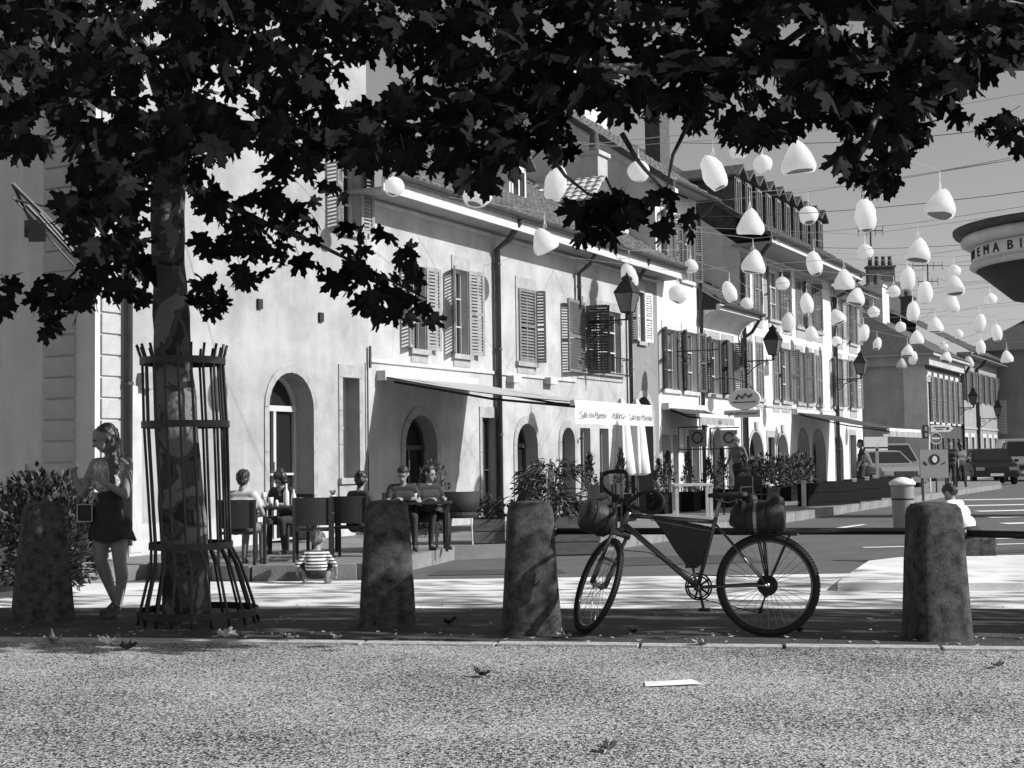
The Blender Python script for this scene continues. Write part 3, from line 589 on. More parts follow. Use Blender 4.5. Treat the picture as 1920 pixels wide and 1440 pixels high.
# ---- next houses down the street
t0=55.6; b8=building('grey_row_house','mid grey row house with tall shuttered windows farther down the street',t0); H8=6.1
ops=[]
for i in range(6):
    for z0,z1 in ((3.9,5.4),(.3,2.1)): ops.append(dict(x0=.8+i*1.7,x1=1.6+i*1.7,z0=z0,z1=z1,bars=3,dep=.14))
q=wall_mesh(0,11,0,H8,ops); q.build('wall',M_f,b8)
for k,o in enumerate(ops):
    fit_window(b8,o); 
    if o['z0']>2: shutter(b8,o['x0'],o['z0'],1.5,.4,20,M_shut if k!=4 else M_shutl,-1); shutter(b8,o['x1'],o['z0'],1.5,.4,20,M_shutd,1)
    else: surround(b8,o,wd=.12,full=False,m=M_stone_l)
q=MB(); q.box(-.1,11.1,-.6,.1,H8-.05,H8+.1); q.build('eaves_cornice',M_soffit,b8); gutter(b8,0,11,-.65,H8+.1,.08); tiles(b8,-.2,11.2,-.6,H8+.15,4.5,H8+3.0,M_slate,tw=.5,th=.5)
q=MB(); q.box(0,11,-.05,.004,2.5,2.6); q.build('string_course',M_stone,b8); downpipe(b8,4.2,-.6,H8,.08,.2)
chimney(b8,3,3,7.5,9.3,.8,.6,M_slate,3)
t0=67.2; b9=building('far_end_house','grey house with white louvred shutter closing the view at the far right',t0)
ya,_=SP(1960,700,t0); ops_=[]
q=MB(); q.quad((0,-5,0),(0,1,0),(0,1,7.0),(0,-5,7.0)); q.quad((0,-5,0),(9,-5,0),(9,-5,7),(0,-5,7)); q.build('wall',M_f,b9)
q=MB(); q.box(-.4,9,-5.4,1.4,7.0,7.2); q.build('eaves_cornice',M_soffit,b9)
q=MB(); q.add([(-.4,-5.4,7.2),(9,-5.4,7.2),(9,1.4,7.2),(-.4,1.4,7.2),(3,-2,9.4),(9,-2,9.4)],[(0,1,5,4),(0,4,3),(3,4,5,2),(1,2,5)]); q.build('hip_roof',M_slate,b9)
chimney(b9,2.5,-2.3,8.5,10.6,.8,.6,M_slate,3)
yy,zz=SP(1877,782,t0)
q=MB(); q.box(-.06,0,yy-.3,yy+.25,zz-.95,zz+.95); sh_=q.build('window',M_frame,b9)
q=MB()
for i in range(12): z=zz-.85+i*.15; q.box(-.1,-.06,yy-.28,yy+.23,z,z+.09)
q.build('louvre_shutter',M_shutl,b9)
# tall block far behind
bb=thing('distant_block','plain tall grey block with chimney pots behind the hipped roof','building',V(1672,842,72),0)
q=MB(); L=bb.location; zt=V(1672,528,72).z
q.box(-.9,1.0,0,8,-L.z,zt-L.z); q.build('wall',M_f,bb)
chimney(bb,-.2,.5,zt-L.z,zt-L.z+.8,1.4,.6,M_slate,4)
# hillside of roofs above the cafe at the back: tall house behind
b10=building('tall_house_behind','tall light house with blank walls rising behind the pale house roofs',20.5)
q=MB(); q.box(0,2.2,3.6,7.5,7,12.6); q.build('wall',M_b,b10)
q=MB(); q.box(-1.0,0,4.2,7.5,7,12.2); q.build('side_wing',M_e,b10)
tiles(b10,-1.2,2.6,3.1,9.6,3.6,10.0,M_tile,tw=.3,th=.3)
# ---- cinema
cY=28; cc=V(2030,849,cY); k=cY/S
cin=thing('cinema_building','curved cinema corner with black lettering on a white band jutting in at right','cinema',(cc.x,cY,0))
zz=lambda py: V(2030,py,cY).z
q=MB(); q.lathe([(2.36,zz(434)),(2.40,zz(428)),(2.40,zz(423))],n=64,cap=True); q.build('roof_slab',M_slate,cin,True)
q=MB(); q.lathe([(2.20,zz(436)),(2.24,zz(442)),(2.24,zz(450)),(2.12,zz(456))],n=64,cap=True); q.build('rim_moulding',M_side,cin,True)
q=MB(); q.lathe([(2.02,zz(458)),(2.02,zz(487))],n=64); q.build('sign_band',M_sign,cin,True)
q=MB(); q.lathe([(2.06,zz(487.5)),(2.08,zz(494)),(2.0,zz(499))],n=64); q.build('lower_moulding',M_side,cin,True)
q=MB(); q.lathe([(1.95,zz(500)),(1.25,zz(556)),(.9,zz(558))],n=64); q.build('soffit_cone',M_awnd,cin,True)
q=MB(); q.lathe([(.72,0),(.72,zz(556))],n=32); q.build('column_base',M_e,cin,True)
base=math.atan2(-cY,-cc.x)   # direction from cinema to camera
for ch,deg in [('C',92),('I',83.5),('N',75),('E',65),('M',55.5),('A',46.5),('B',36),('I',29),('O',21)]:
    me=text_mesh(ch,.27,.01); me.materials.append(M_ink)
    a=base-math.radians(deg); p=Vector((2.03*math.cos(a),2.03*math.sin(a),zz(472)))
    inst('letter',me,cin,loc=p,rot=(math.pi/2,0,a+math.pi/2))
from mathutils import noise
# ================================================================== TREES
half=[(0,1.0),(.09,.80),(.20,.74),(.17,.52),(.20,.36),(.36,.50),(.50,.68),(.60,.60),(.80,.60),(.70,.42),(.74,.26),(.50,.12),(.62,-.02),(.80,-.10),(.70,-.28),(.46,-.28),(.30,-.44),(.10,-.30)]
outl=half+[(-x,y) for x,y in reversed(half[1:])]
LEAFV=[(0,.12,0)]+[(x,y,-.16*abs(x)-.10*y*y) for x,y in outl]; nL=len(outl)
LEAFF=[(0,1+i,1+(i+1)%nL) for i in range(nL)]
# coarser outline for the far and off-frame leaves
h2=[(0,1.0),(.2,.74),(.17,.42),(.55,.66),(.80,.60),(.52,.14),(.80,-.10),(.46,-.30),(.0,-.3)]
out2=h2+[(-x,y) for x,y in reversed(h2[1:-1])]
LEAFV2=[(0,.12,0)]+[(x,y,-.16*abs(x)-.1*y*y) for x,y in out2]; LEAFF2=[(0,1+i,1+(i+1)%len(out2)) for i in range(len(out2))]
leafmesh=MB().add(LEAFV,LEAFF).mesh('leaf',M_leaf)
# the same leaf with a petiole
lm=MB().add(LEAFV,LEAFF); lm.tube([(0,-.2,0),(0.03,-.6,.05),(0,-.95,.12)],.018,3); leafmesh=[]
for k1,k2 in ((1,1),(2.6,.3),(-.6,2.4),(.4,-1.2),(3,2)):
    lm=MB().add([(x,y,-.16*abs(x)*k1-.1*y*y*k2) for x,y,z in LEAFV],LEAFF); lm.tube([(0,-.2,0),(0.03,-.6,.05),(0,-.95,.12)],.018,3); leafmesh.append(lm.mesh('leaf',M_leaf))
R_=random.Random(21)
def leaf_rot(rr,flat=0.5):
    # tip mostly downwards and outwards, blade tilted at random
    yaw=rr.uniform(0,2*math.pi); tip=Vector((math.cos(yaw)*rr.uniform(.2,1.1),math.sin(yaw)*rr.uniform(.2,1.1),-rr.uniform(.25,1.0))).normalized()
    nn=Vector((rr.gauss(0,.6),rr.gauss(0,.6)-.5,rr.gauss(.5,.5))); nn=(nn-tip*nn.dot(tip))
    if nn.length<1e-3: nn=tip.orthogonal()
    nn.normalize(); x=tip.cross(nn)
    return Matrix((x,tip,nn)).transposed()
def inpoly(x,y,P):
    c=False; j=len(P)-1
    for i in range(len(P)):
        if (P[i][1]>y)!=(P[j][1]>y) and x<(P[j][0]-P[i][0])*(y-P[i][1])/(P[j][1]-P[i][1])+P[i][0]: c=not c
        j=i
    return c
def proj(p):
    v=p-Vector((0,0,CH)); z=v.dot(fw)
    if z<=.1: return None
    return 960+S*v.dot(rt)/z,720-S*v.dot(up)/z
TOP=[(-60,-60),(1980,-60),(1980,110),(1900,115),(1868,128),(1840,150),(1800,172),(1812,205),(1800,222),(1770,200),(1752,215),(1738,250),(1700,285),(1688,318),(1660,345),(1590,345),(1566,305),(1572,232),(1545,222),(1508,232),(1500,262),(1462,268),(1400,272),(1360,258),(1335,226),(1300,236),(1246,222),(1190,232),(1150,214),(1100,200),(1060,205),(1048,240),(1078,262),(1070,300),(1030,292),(1000,262),(985,300),(940,330),(920,352),(880,356),(840,335),(800,318),(770,330),(740,296),(705,296),(680,318),(640,300),(600,300),(580,330),(520,330),(470,275),(400,280),(385,340),(290,330),(280,455),(225,478),(160,470),(120,420),(125,360),(140,300),(120,262),(60,278),(24,290),(-60,290)]
MIDR=[(352,330),(400,330),(440,372),(520,330),(560,345),(640,330),(655,430),(735,440),(772,470),(780,500),(800,545),(832,565),(828,600),(790,602),(720,606),(690,590),(640,548),(600,530),(565,500),(520,520),(490,545),(452,540),(430,560),(405,595),(372,572),(355,560)]
LEFT2=[(-60,505),(100,520),(150,490),(200,470),(285,470),(285,540),(262,560),(235,548),(215,575),(160,570),(150,628),(110,622),(70,632),(45,610),(-60,600)]
SPRIG=[(1012,375),(1050,392),(1120,380),(1170,365),(1235,356),(1290,352),(1312,380),(1296,440),(1250,445),(1222,420),(1180,432),(1150,452),(1090,452),(1062,432),(1025,410)]
RSPR=[(1800,225),(1850,205),(1905,200),(1980,210),(1980,285),(1890,280),(1862,260),(1830,262),(1812,240)]
HOLES=[[(640,120),(690,100),(770,120),(765,160),(720,185),(690,190),(640,190)],[(395,285),(470,285),(480,340),(420,345),(390,320)],[(1810,165),(1895,130),(1896,192),(1850,200),(1808,190)]]
REG=[(TOP,9.5,0),(MIDR,6.0,0),(LEFT2,6.5,0),(SPRIG,6.0,1),(RSPR,5.5,1)]
def trunkpt(px,py,Y): return V(px,py,Y)
tree=thing('plane_tree','mottled plane tree standing inside the iron bar guard at left','tree',(V(350,1165,11.36).x,11.36,0))
tree2=thing('plane_tree','leafy plane tree whose boughs hang over the right half of the view','tree',(5.6,9.6,0))
shade_tree=thing('plane_tree','unseen plane tree right of the view, added to shade the paved strip','tree',(10.8,8.7,0))  # third tree stands out of view, added to cast shade on the strip
def limb(parent,pts,rs,name='branch',n=10):
    o=Vector(parent.location); q=MB(); 
    # subdivide and jitter
    P=[];Rr=[]
    for i in range(len(pts)-1):
        for k in range(3):
            f=k/3; p=Vector(pts[i])*(1-f)+Vector(pts[i+1])*f; P.append(p-o+Vector((R_.gauss(0,1),R_.gauss(0,1),R_.gauss(0,.5)))*rs[i]*(.02 if name=='trunk' else .08)); Rr.append((rs[i]*(1-f)+rs[i+1]*f)*(1+R_.gauss(0,.03)))
    P.append(Vector(pts[-1])-o); Rr.append(rs[-1]); q.tube(P,Rr,n); return q.build(name,M_bark,parent,True)
Yt=11.36; kk=S/Yt
tr=[(352,1180,47),(350,1120,45),(346,1030,43),(338,900,41),(330,780,39),(325,680,36),(321,590,33),(317,500,31),(314,420,31),(315,340,33),(322,280,36)]
limb(tree,[V(a,b,Yt) for a,b,c in tr],[c/kk for a,b,c in tr],'trunk',20)
def L1(lst,y0=11.36,y1=None,par=tree):
    n=len(lst); y1=y1 or y0
    return limb(par,[V(a,b,y0+(y1-y0)*i/(n-1)) for i,(a,b,c) in enumerate(lst)],[c/kk for a,b,c in lst])
L1([(318,290,30),(285,235,20),(235,205,17),(190,188,17),(155,165,16),(130,140,14),(108,118,11),(80,60,8),(60,-20,6)],11.36,10.6)
L1([(318,290,28),(340,200,26),(338,120,22),(350,40,18),(356,-60,15),(350,-220,10)],11.36,11.8)
L1([(325,285,22),(380,248,17),(450,240,15),(530,243,14),(620,250,12),(700,252,10),(780,240,8),(860,222,6),(960,205,4)],11.36,9.6)
L1([(330,250,18),(290,150,13),(265,80,10),(200,0,6)],11.36,12.2); L1([(345,150,14),(420,90,11),(520,60,8),(640,40,5)],11.5,10.5)
L1([(320,320,10),(280,330,6),(220,400,4),(180,470,3),(110,540,2)],11.3,10.9); L1([(335,330,10),(420,380,6),(500,420,5),(600,460,3.5),(720,520,2.5),(800,560,1.5)],11.3,10.2)
limb(tree2,[(5.6,9.6,0),(5.55,9.6,1.6),(5.5,9.6,3.3),(5.3,9.6,4.2)],[.3,.24,.21,.2],'trunk',16)
def L2(lst,y0,y1,w0=.11,w1=.02):
    n=len(lst); pts=[Vector((5.3,9.6,4.1))]+[V(a,b,y0+(y1-y0)*i/(n-1)) for i,(a,b) in enumerate(lst)]; m=len(pts)
    return limb(tree2,pts,[w0+(w1-w0)*i/(m-1) for i in range(m)],n=8)
L2([(1900,60),(1700,110),(1500,130),(1300,120),(1150,130),(1000,100)],9.4,8.6); L2([(1850,20),(1600,20),(1350,10),(1100,40),(960,20)],9.5,9.0); L2([(1880,120),(1760,170),(1650,200),(1610,300)],9.3,8.5,.07,.01)
L2([(1700,-60),(1500,60),(1380,150),(1300,215),(1262,290),(1250,352)],9.6,9.4,.04,.007)
limb(tree2,[V(1165,250,9.2),V(1195,300,9.2),V(1240,352,9.2),V(1290,372,9.2)],[.02,.014,.01,.006]); limb(tree2,[V(1030,290,9.3),V(1060,330,9.3),V(1100,362,9.3),V(1160,390,9.3)],[.018,.012,.009,.005])
limb(shade_tree,[(10.8,8.7,0),(10.8,8.7,2),(10.7,8.7,4)],[.3,.25,.2],'trunk',14)
for a in range(5): limb(shade_tree,[(10.7,8.7,3.8),(10.7+math.cos(a*1.26)*1.3,8.7+math.sin(a*1.26)*.7,5),(10.7+math.cos(a*1.26)*2.6,8.7+math.sin(a*1.26)*1.2,6.2)],[.13,.08,.03])
rg=random.Random(77)
GAPS=[(-3.45,11.7,1.2,.42),(-3.4,11.7,.2,.25),(.1,10.3,.8,.12),(.6,10.2,.95,.22),(2.0,10.1,.6,.16),(-.9,10.8,.5,.12),(3.05,9.8,.75,.12)]+[(rg.uniform(-4,5),rg.uniform(9.4,13.5),0,rg.uniform(.06,.2)) for _ in range(60)]  # leaf gaps cut along the sun direction to let light patches through
leaves=[]  # (screen size, pos, rot, scale, owner)
for P,cov,own in REG:
    xs=[p[0] for p in P]; ys=[p[1] for p in P]; x0,x1,y0,y1=min(xs),max(xs),min(ys),max(ys)
    area=0
    for i in range(len(P)): a=P[i]; b=P[(i+1)%len(P)]; area+=a[0]*b[1]-b[0]*a[1]
    area=abs(area)/2; n=int(cov*area/2500)
    c=0; tries=0
    while c<n and tries<n*30:
        tries+=1
        px=R_.uniform(x0,x1); py=R_.uniform(y0,y1)
        if not inpoly(px,py,P) or any(inpoly(px,py,h) for h in HOLES): continue
        thick = noise.noise(Vector((px/60,py/45,3.3)))
        if thick<-.2 and R_.random()<.6: continue
        Y=R_.uniform(8.2,11.8) if px<760 else R_.uniform(8.2,10.8)
        if P is MIDR or P is LEFT2: Y=R_.uniform(10.0,12.3)
        if P is SPRIG: Y=R_.uniform(9.0,9.6)
        s=R_.uniform(.085,.16)
        # keep leaf from hiding the trunk entirely
        if 280<px<365 and py>300 and Y<11.6: continue
        pp=V(px,py,Y)
        if any(((pp-Vector(g_[:3]))-sdir*(pp-Vector(g_[:3])).dot(sdir)).length<g_[3]*.85 for g_ in GAPS[:7]): c+=1; continue
        leaves.append((s/Y,V(px,py,Y),leaf_rot(R_),s,tree if (px<820 and own==0) else tree2)); c+=1
def crown(c,rad,n,own,rr,smin=.1,smax=.15):
    c=Vector(c)
    for _ in range(n):
        v=Vector((rr.gauss(0,1),rr.gauss(0,1),rr.gauss(0,1))).normalized()*(rr.random()**.36); p=c+Vector((v.x*rad[0],v.y*rad[1],v.z*rad[2]))
        if noise.noise(p*1.1)<-.05: continue
        q=proj(p)
        if q and -80<q[0]<2000 and q[1]>-70 : continue
        gap=False
        for gx,gy,gz_,gr in GAPS:
            v2=p-Vector((gx,gy,gz_)); 
            if (v2-sdir*v2.dot(sdir)).length<gr: gap=True; break
        if gap: continue
        leaves.append((0,p,leaf_rot(rr),rr.uniform(smin,smax),own))
crown((-2.6,11.2,6.9),(4.2,1.6,2.7),2000,tree,R_); crown((1.5,9.0,6.3),(3.0,1.0,2.2),1300,tree2,R_); crown((5.8,9.1,5.2),(3.3,1.0,2.4),1500,tree2,R_); crown((10.9,9.0,5.2),(3.6,1.1,2.4),1600,shade_tree,R_)
crown((2.5,9.0,5.6),(2.6,1.0,1.3),1300,tree2,R_)
crown((6.5,9.4,8.2),(5.5,1.3,1.3),700,tree2,R_); crown((12.5,10.0,8.2),(6,1.6,1.2),1300,shade_tree,R_)  # high leaves out of view, added to dapple the light pavement
for own in (tree,tree2,shade_tree):
    L=sorted([l for l in leaves if l[4] is own],key=lambda l:-l[0]); big=[l for l in L if l[0]>0][:300]; rest=L[len(big):]; o=Vector(own.location)
    for sz,p,Rm,s,_ in big:
        ob=bpy.data.objects.new('leaf',leafmesh[R_.randrange(5)]); COL.objects.link(ob); ob.parent=own; ob.matrix_local=Matrix.Translation(p-o)@Rm.to_4x4()@Matrix.Scale(s,4)
    vs=[];fs=[]
    for sz,p,Rm,s,_ in rest:
        VV,FF=(LEAFV,LEAFF) if sz>0 else (LEAFV2,LEAFF2); b=len(vs); d=p-o
        k1=R_.uniform(-1.2,2.8); k2=R_.uniform(-1,2.5)
        for v in VV: w_=Rm@Vector((v[0],v[1],-.16*abs(v[0])*k1-.1*v[1]*v[1]*k2))*s+d; vs.append((w_.x,w_.y,w_.z))
        fs+=[(b+f[0],b+f[1],b+f[2]) for f in FF]
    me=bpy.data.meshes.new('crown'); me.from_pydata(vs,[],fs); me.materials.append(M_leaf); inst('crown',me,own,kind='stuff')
# ---- iron tree guard
gd=thing('tree_guard','tall cage of dark iron bars around the plane tree trunk, flaring at foot and rim','tree guard',(V(350,1165,11.3).x,11.3,0)); o=Vector(gd.location)
cxs=lambda py: 342+(py-660)*0.045
def gz(py): return V(350,py,11.3).z
nb=20
rings=[(678,74),(796,76),(1022,70),(1146,104)]
def grad(py):
    pts=[(645,84),(678,74),(796,76),(1022,72),(1146,106),(1166,110)]
    for (a,ra),(b,rb) in zip(pts[:-1],pts[1:]):
        if a<=py<=b: return (ra+(rb-ra)*(py-a)/(b-a))/kk
    return pts[-1][1]/kk
def gc(py): return V(cxs(py)+ (8 if py>1030 else 0),py,11.3)
for i in range(nb):
    a=2*math.pi*(i+.35)/nb+ (R_.random()-.5)*.04; P=[]
    for py in (648,664,678,740,796,900,1022,1060,1100,1146,1166):
        c=gc(py); r=grad(py); P.append((c.x+r*math.cos(a)-o.x,r*math.sin(a),c.z if py<1166 else 0))
    q=MB(); q.tube(P,.0115,6); q.build('bar',M_iron,gd,True)
for py,rp in rings:
    c=gc(py); r=grad(py)+.012; q=MB(); n=40
    for ra,rb in ((r,r+.008),):
        vs=[]
        for i in range(n):
            a=2*math.pi*i/n
            for rr2,dz in ((ra,-.028),(rb,-.028),(rb,.028),(ra,.028)): vs.append((c.x-o.x+rr2*math.cos(a),rr2*math.sin(a),c.z+dz))
        q.add(vs,[(i*4+j,i*4+(j+1)%4,((i+1)%n)*4+(j+1)%4,((i+1)%n)*4+j) for i in range(n) for j in range(4)])
    q.build('ring',M_iron,gd)
# ---- stone bollards
def bollard(px,py,topy,wt,wb,rz,label):
    g=G(px,py); th_=thing('bollard',label,'bollard',g,rz,'tapered stone bollards'); k=g.y/S; h=(py-topy)*k; rt_=wt*k/2; rb=wb*k/2
    q=MB(); n=28; prof=[(1.0,0),(.985,.05),(.93,.3),(.88,.55),(.835,.78),(.80,.90),(.74,.955),(.60,.99),(.3,1.0)]
    vs=[]
    rr=random.Random(px)
    for f,z in prof:
        r=rb*f if z<.9 else rb*f
        # blend the bottom width to the top width
        r=(rb+(rt_-rb)*min(1,z/.88)) if z<=.9 else rt_*(1-(z-.9)*.5-(.62 if z>.995 else .17 if z>.98 else .03 if z>.94 else 0))
        for j in range(n):
            a=2*math.pi*j/n; c,s=math.cos(a),math.sin(a); e=2/5.0
            x=math.copysign(abs(c)**e,c); y=math.copysign(abs(s)**e,s); jj=1+noise.noise(Vector((x*2+px,y*2,z*4)))*.03-.05*max(0,noise.noise(Vector((x*5+px,y*5,z*11))))
            vs.append((x*r*jj,y*r*jj,z*h))
    fs=[(i*n+j,i*n+(j+1)%n,(i+1)*n+(j+1)%n,(i+1)*n+j) for i in range(len(prof)-1) for j in range(n)]+[tuple((len(prof)-1)*n+j for j in range(n))]
    q.add(vs,fs); q.build('stone',M_boll,th_,True)
    return th_
B1=bollard(80,1162,943,72,108,.5,'leftmost stone bollard, in front of the hedge beside the standing woman')
B2=bollard(727,1176,940,82,108,.12,'stone bollard between the tree guard and the planter, with diners behind it')
B3=bollard(997,1186,942,84,108,.1,'stone bollard just left of the bicycle front wheel holding the rail end')
B4=bollard(1757,1197,945,88,110,.15,'rightmost stone bollard, dark, in front of the man in the white shirt')
def rail(p0,p1,r,label):
    t=thing('rail',label,'rail',(p0+p1)/2); q=MB(); d=p1-p0; q.tube([-d/2,d/2],r,12); q.build('bar',M_iron,t,True)
    for sgn in (-1,1): q=MB(); q.lathe([(r*1.45,-.02),(r*1.45,.02)],d/2*sgn*.985,12,R=Vector(d).to_track_quat('Z','Y').to_matrix()); q.build('collar',M_iron,t,True)
    return t
rail(V(1035,996,10.52),V(1718,996,10.02),.026,'black iron rail between the two right bollards that the bicycle leans on')
rail(V(1800,1000,9.72),Vector((6.0,8.95,.66)),.026,'black iron rail running out of view to the right of the last bollard')
# ================================================================== BICYCLE
p_r=G(1437,1191); p_f=Vector((0.60,10.36,0)); ang=math.atan2((p_f-p_r).y,(p_f-p_r).x)
bk=thing('bicycle','dark touring bicycle with drop bars and bags leaning against the rail','bicycle',(p_r.x,p_r.y-.1,0.004),ang)
KB=252.0
def b_(px,py,y=0): return Vector(((1437-px)/KB/.972,y,(1191-py)/KB))
def wheel(c,R,ax,wx,rear):
    """ax,wx: orthonormal vectors spanning the wheel plane"""
    nz=ax.cross(wx).normalized(); M3=Matrix((wx,ax,nz)).transposed()
    def cir(r,y=0,n=48): return [c+M3@Vector((r*math.cos(2*math.pi*i/n),r*math.sin(2*math.pi*i/n),y)) for i in range(n)]
    q=MB(); q.tube(cir(R-.024),.024,10,closed=True)
    tb=MB(); 
    for i in range(90):
        a=2*math.pi*i/90
        for s_ in (-1,1): tb.obox(c+M3@Vector(((R-.002)*math.cos(a+.02*s_),(R-.002)*math.sin(a+.02*s_),.011*s_)),(.012,.012,.012),M3@Matrix.Rotation(a,3,'Z'))
    wroot=q.build('wheel',M_rubber,bk,True); tb.build('tyre_tread',M_rubber,wroot,kind='stuff')
    q=MB(); q.tube(cir(R-.052),.0105,8,closed=True); q.build('rim',M_alu if False else M_bike,wroot,True)
    q=MB(); q.tube([c-nz*.05,c+nz*.05],.018,10); q.tube([c-nz*.033,c-nz*.029],.03,12); q.tube([c+nz*.029,c+nz*.033],.03,12); q.build('hub',M_alu,wroot,True)
    for i in range(32):
        a=2*math.pi*i/32; s_=1 if i%2 else -1; a2=a+(.42 if i%4<2 else -.42)
        q=MB(); q.tube([c+M3@Vector((.028*math.cos(a2),.028*math.sin(a2),.03*s_)),c+M3@Vector(((R-.056)*math.cos(a),(R-.056)*math.sin(a),0))],.0016,4,cap=False); q.build('spoke',M_alu,wroot)
    return wroot,M3
RH=b_(1437,1098); R0=.368
wheel(RH,R0,Vector((0,0,1)),Vector((1,0,0)),True)
hd_t=b_(1195,950); hd_b=b_(1180,992); ax=Vector((-.27,0,.60)).normalized(); FHc=b_(1131,1098); FHc.z=R0*.955
phi=math.radians(60); e=Vector((ax.z,0,-ax.x)); wx=(e*math.cos(phi)-Vector((0,1,0))*math.sin(phi)).normalized()
wheel(FHc,R0,ax,wx,False); nW=ax.cross(wx).normalized()
crown_=FHc+ax*.43; 
q=MB()
for s_ in (-1,1):
    q.tube([FHc+nW*.055*s_,FHc+nW*.057*s_+ax*.2],.019,8); q.tube([FHc+nW*.057*s_+ax*.18,FHc+nW*.06*s_+ax*.42],.0145,8)
q.tube([FHc+nW*.08+ax*.42,FHc-nW*.08+ax*.42],.022,8); q.tube([crown_,crown_+ax*.1],.022,8)
q.tube([FHc+nW*.057+ax*.2-wx*.0,FHc+nW*.057+ax*.22-wx*.06,FHc-nW*.057+ax*.22-wx*.06,FHc-nW*.057+ax*.2],.011,6); q.build('fork',M_bike,bk,True)
HT0=crown_+ax*.04; HT1=HT0+ax*.13; BB=b_(1313,1104); ST=b_(1346,984)
q=MB(); q.tube([HT0,HT1],.022,10); q.tube([HT0+ax*.03,BB],.0215,10); q.tube([HT1-ax*.03,ST],.017,10); q.tube([BB,ST,ST+(ST-BB).normalized()*.03],.0165,10)
for s_ in (-1,1):
    q.tube([ST-Vector((0,0,.01)),RH+Vector((0,.062*s_,0))],.0085,8); q.tube([BB+Vector((0,.03*s_,0)),RH+Vector((.12,.06*s_,0)),RH+Vector((0,.062*s_,0))],.010,8)
q.tube([BB-Vector((0,.045,0)),BB+Vector((0,.045,0))],.024,10); q.build('frame',M_bike,bk,True)
q=MB(); sd=(ST-BB).normalized(); q.tube([ST,ST+sd*.2],.0135,8); q.build('seat_post',M_alu,bk,True)
# saddle
q=MB(); prof=[(-.13,.075,.028),(-.09,.072,.03),(-.03,.052,.026),(.05,.03,.022),(.12,.021,.02),(.15,.012,.014)]; vs=[]; sc0=b_(1372,936); n=12
for x,hw,hh in prof:
    for j in range(n): a=2*math.pi*j/n; vs.append((sc0.x+x,hw*math.cos(a),sc0.z+hh*math.sin(a)*(1 if math.sin(a)>0 else .8)))
q.add(vs,[(i*n+j,i*n+(j+1)%n,(i+1)*n+(j+1)%n,(i+1)*n+j) for i in range(len(prof)-1) for j in range(n)]+[tuple(range(n)),tuple((len(prof)-1)*n+j for j in range(n))])
sdl=q.build('saddle',M_bag,bk,True); q=MB()
for s_ in (-1,1): q.tube([(sc0.x+.1,.02*s_,sc0.z-.02),(sc0.x,.022*s_,sc0.z-.05),(sc0.x-.09,.03*s_,sc0.z-.02)],.004,5)
q.build('saddle_rail',M_alu,sdl,True)
# cranks, rings, cassette, chain
q=MB(); yy=-.05
for R2,y_ in ((.095,yy),(.078,yy+.008)):
    q.tube([BB+Vector((R2*math.cos(2*math.pi*i/36),y_,R2*math.sin(2*math.pi*i/36))) for i in range(36)],.007,6,closed=True)
for i in range(5): a=2*math.pi*i/5; q.tube([BB+Vector((0,yy,0)),BB+Vector((.092*math.cos(a),yy,.092*math.sin(a)))],.008,5)
cs=q.build('chainring',M_rubber,bk,True); 
q=MB(); q.tube([BB+Vector((0,-.07,0)),BB+Vector((-.03,-.08,-.17))],.011,8); q.build('crank',M_bike,bk,True); q=MB(); q.tube([BB+Vector((0,.05,0)),BB+Vector((.02,.085,.16))],.011,8); q.build('crank',M_bike,bk,True)
for d_ in ((-.03,-.13,-.175),(.02,.13,.165)): q=MB(); q.obox(BB+Vector(d_),(.085,.085,.022)); q.build('pedal',M_rubber,bk)
q=MB()
for i,rr2 in enumerate((.062,.055,.048,.041,.034,.028)): q.tube([RH+Vector((0,-.03-.005*i,0)),RH+Vector((0,-.033-.005*i,0))],rr2,24)
q.tube([RH+Vector((0,.03,0)),RH+Vector((0,.034,0))],.075,28); q.build('cassette',M_rubber,bk)
q=MB(); j1=RH+Vector((.02,-.055,-.075)); j2=RH+Vector((.06,-.055,-.19)); q.tube([RH+Vector((0,-.055,-.01)),j1,j2],.008,6)
for j in (j1,j2): q.lathe([(.022,-.004),(.022,.004)],j,14,R=Matrix.Rotation(math.pi/2,3,'X'))
q.tube([BB+Vector((0,yy,.085)),RH+Vector((0,-.045,.05))],.004,4); q.tube([BB+Vector((0,yy,-.085)),j2+Vector((.01,0,-.02))],.004,4); q.build('derailleur',M_rubber,bk,True)
# rack
q=MB(); rz0=b_(1400,1006).z
for s_ in (-1,1):
    y_=.065*s_; xa,xb=b_(1372,1006).x,b_(1490,1003).x
    q.tube([(xa,y_,rz0),(xb,y_,rz0),(xb-.01,y_,rz0-.0)],.006,6)
    q.tube([RH+Vector((0,y_,.02)),Vector((b_(1421,1000).x,y_,rz0))],.006,6); q.tube([RH+Vector((0,y_,.02)),Vector((b_(1432,1000).x,y_,rz0))],.006,6)
    q.tube([RH+Vector((-.01,y_,.02)),Vector((b_(1478,1000).x,y_,rz0)),Vector((b_(1484,990).x,y_,rz0))],.006,6)
for f in (0,.35,.7,1): x=xa+(xb-xa)*f; q.tube([(x,-.065,rz0),(x,.065,rz0)],.005,5)
q.build('rear_rack',M_rubber,bk,True)
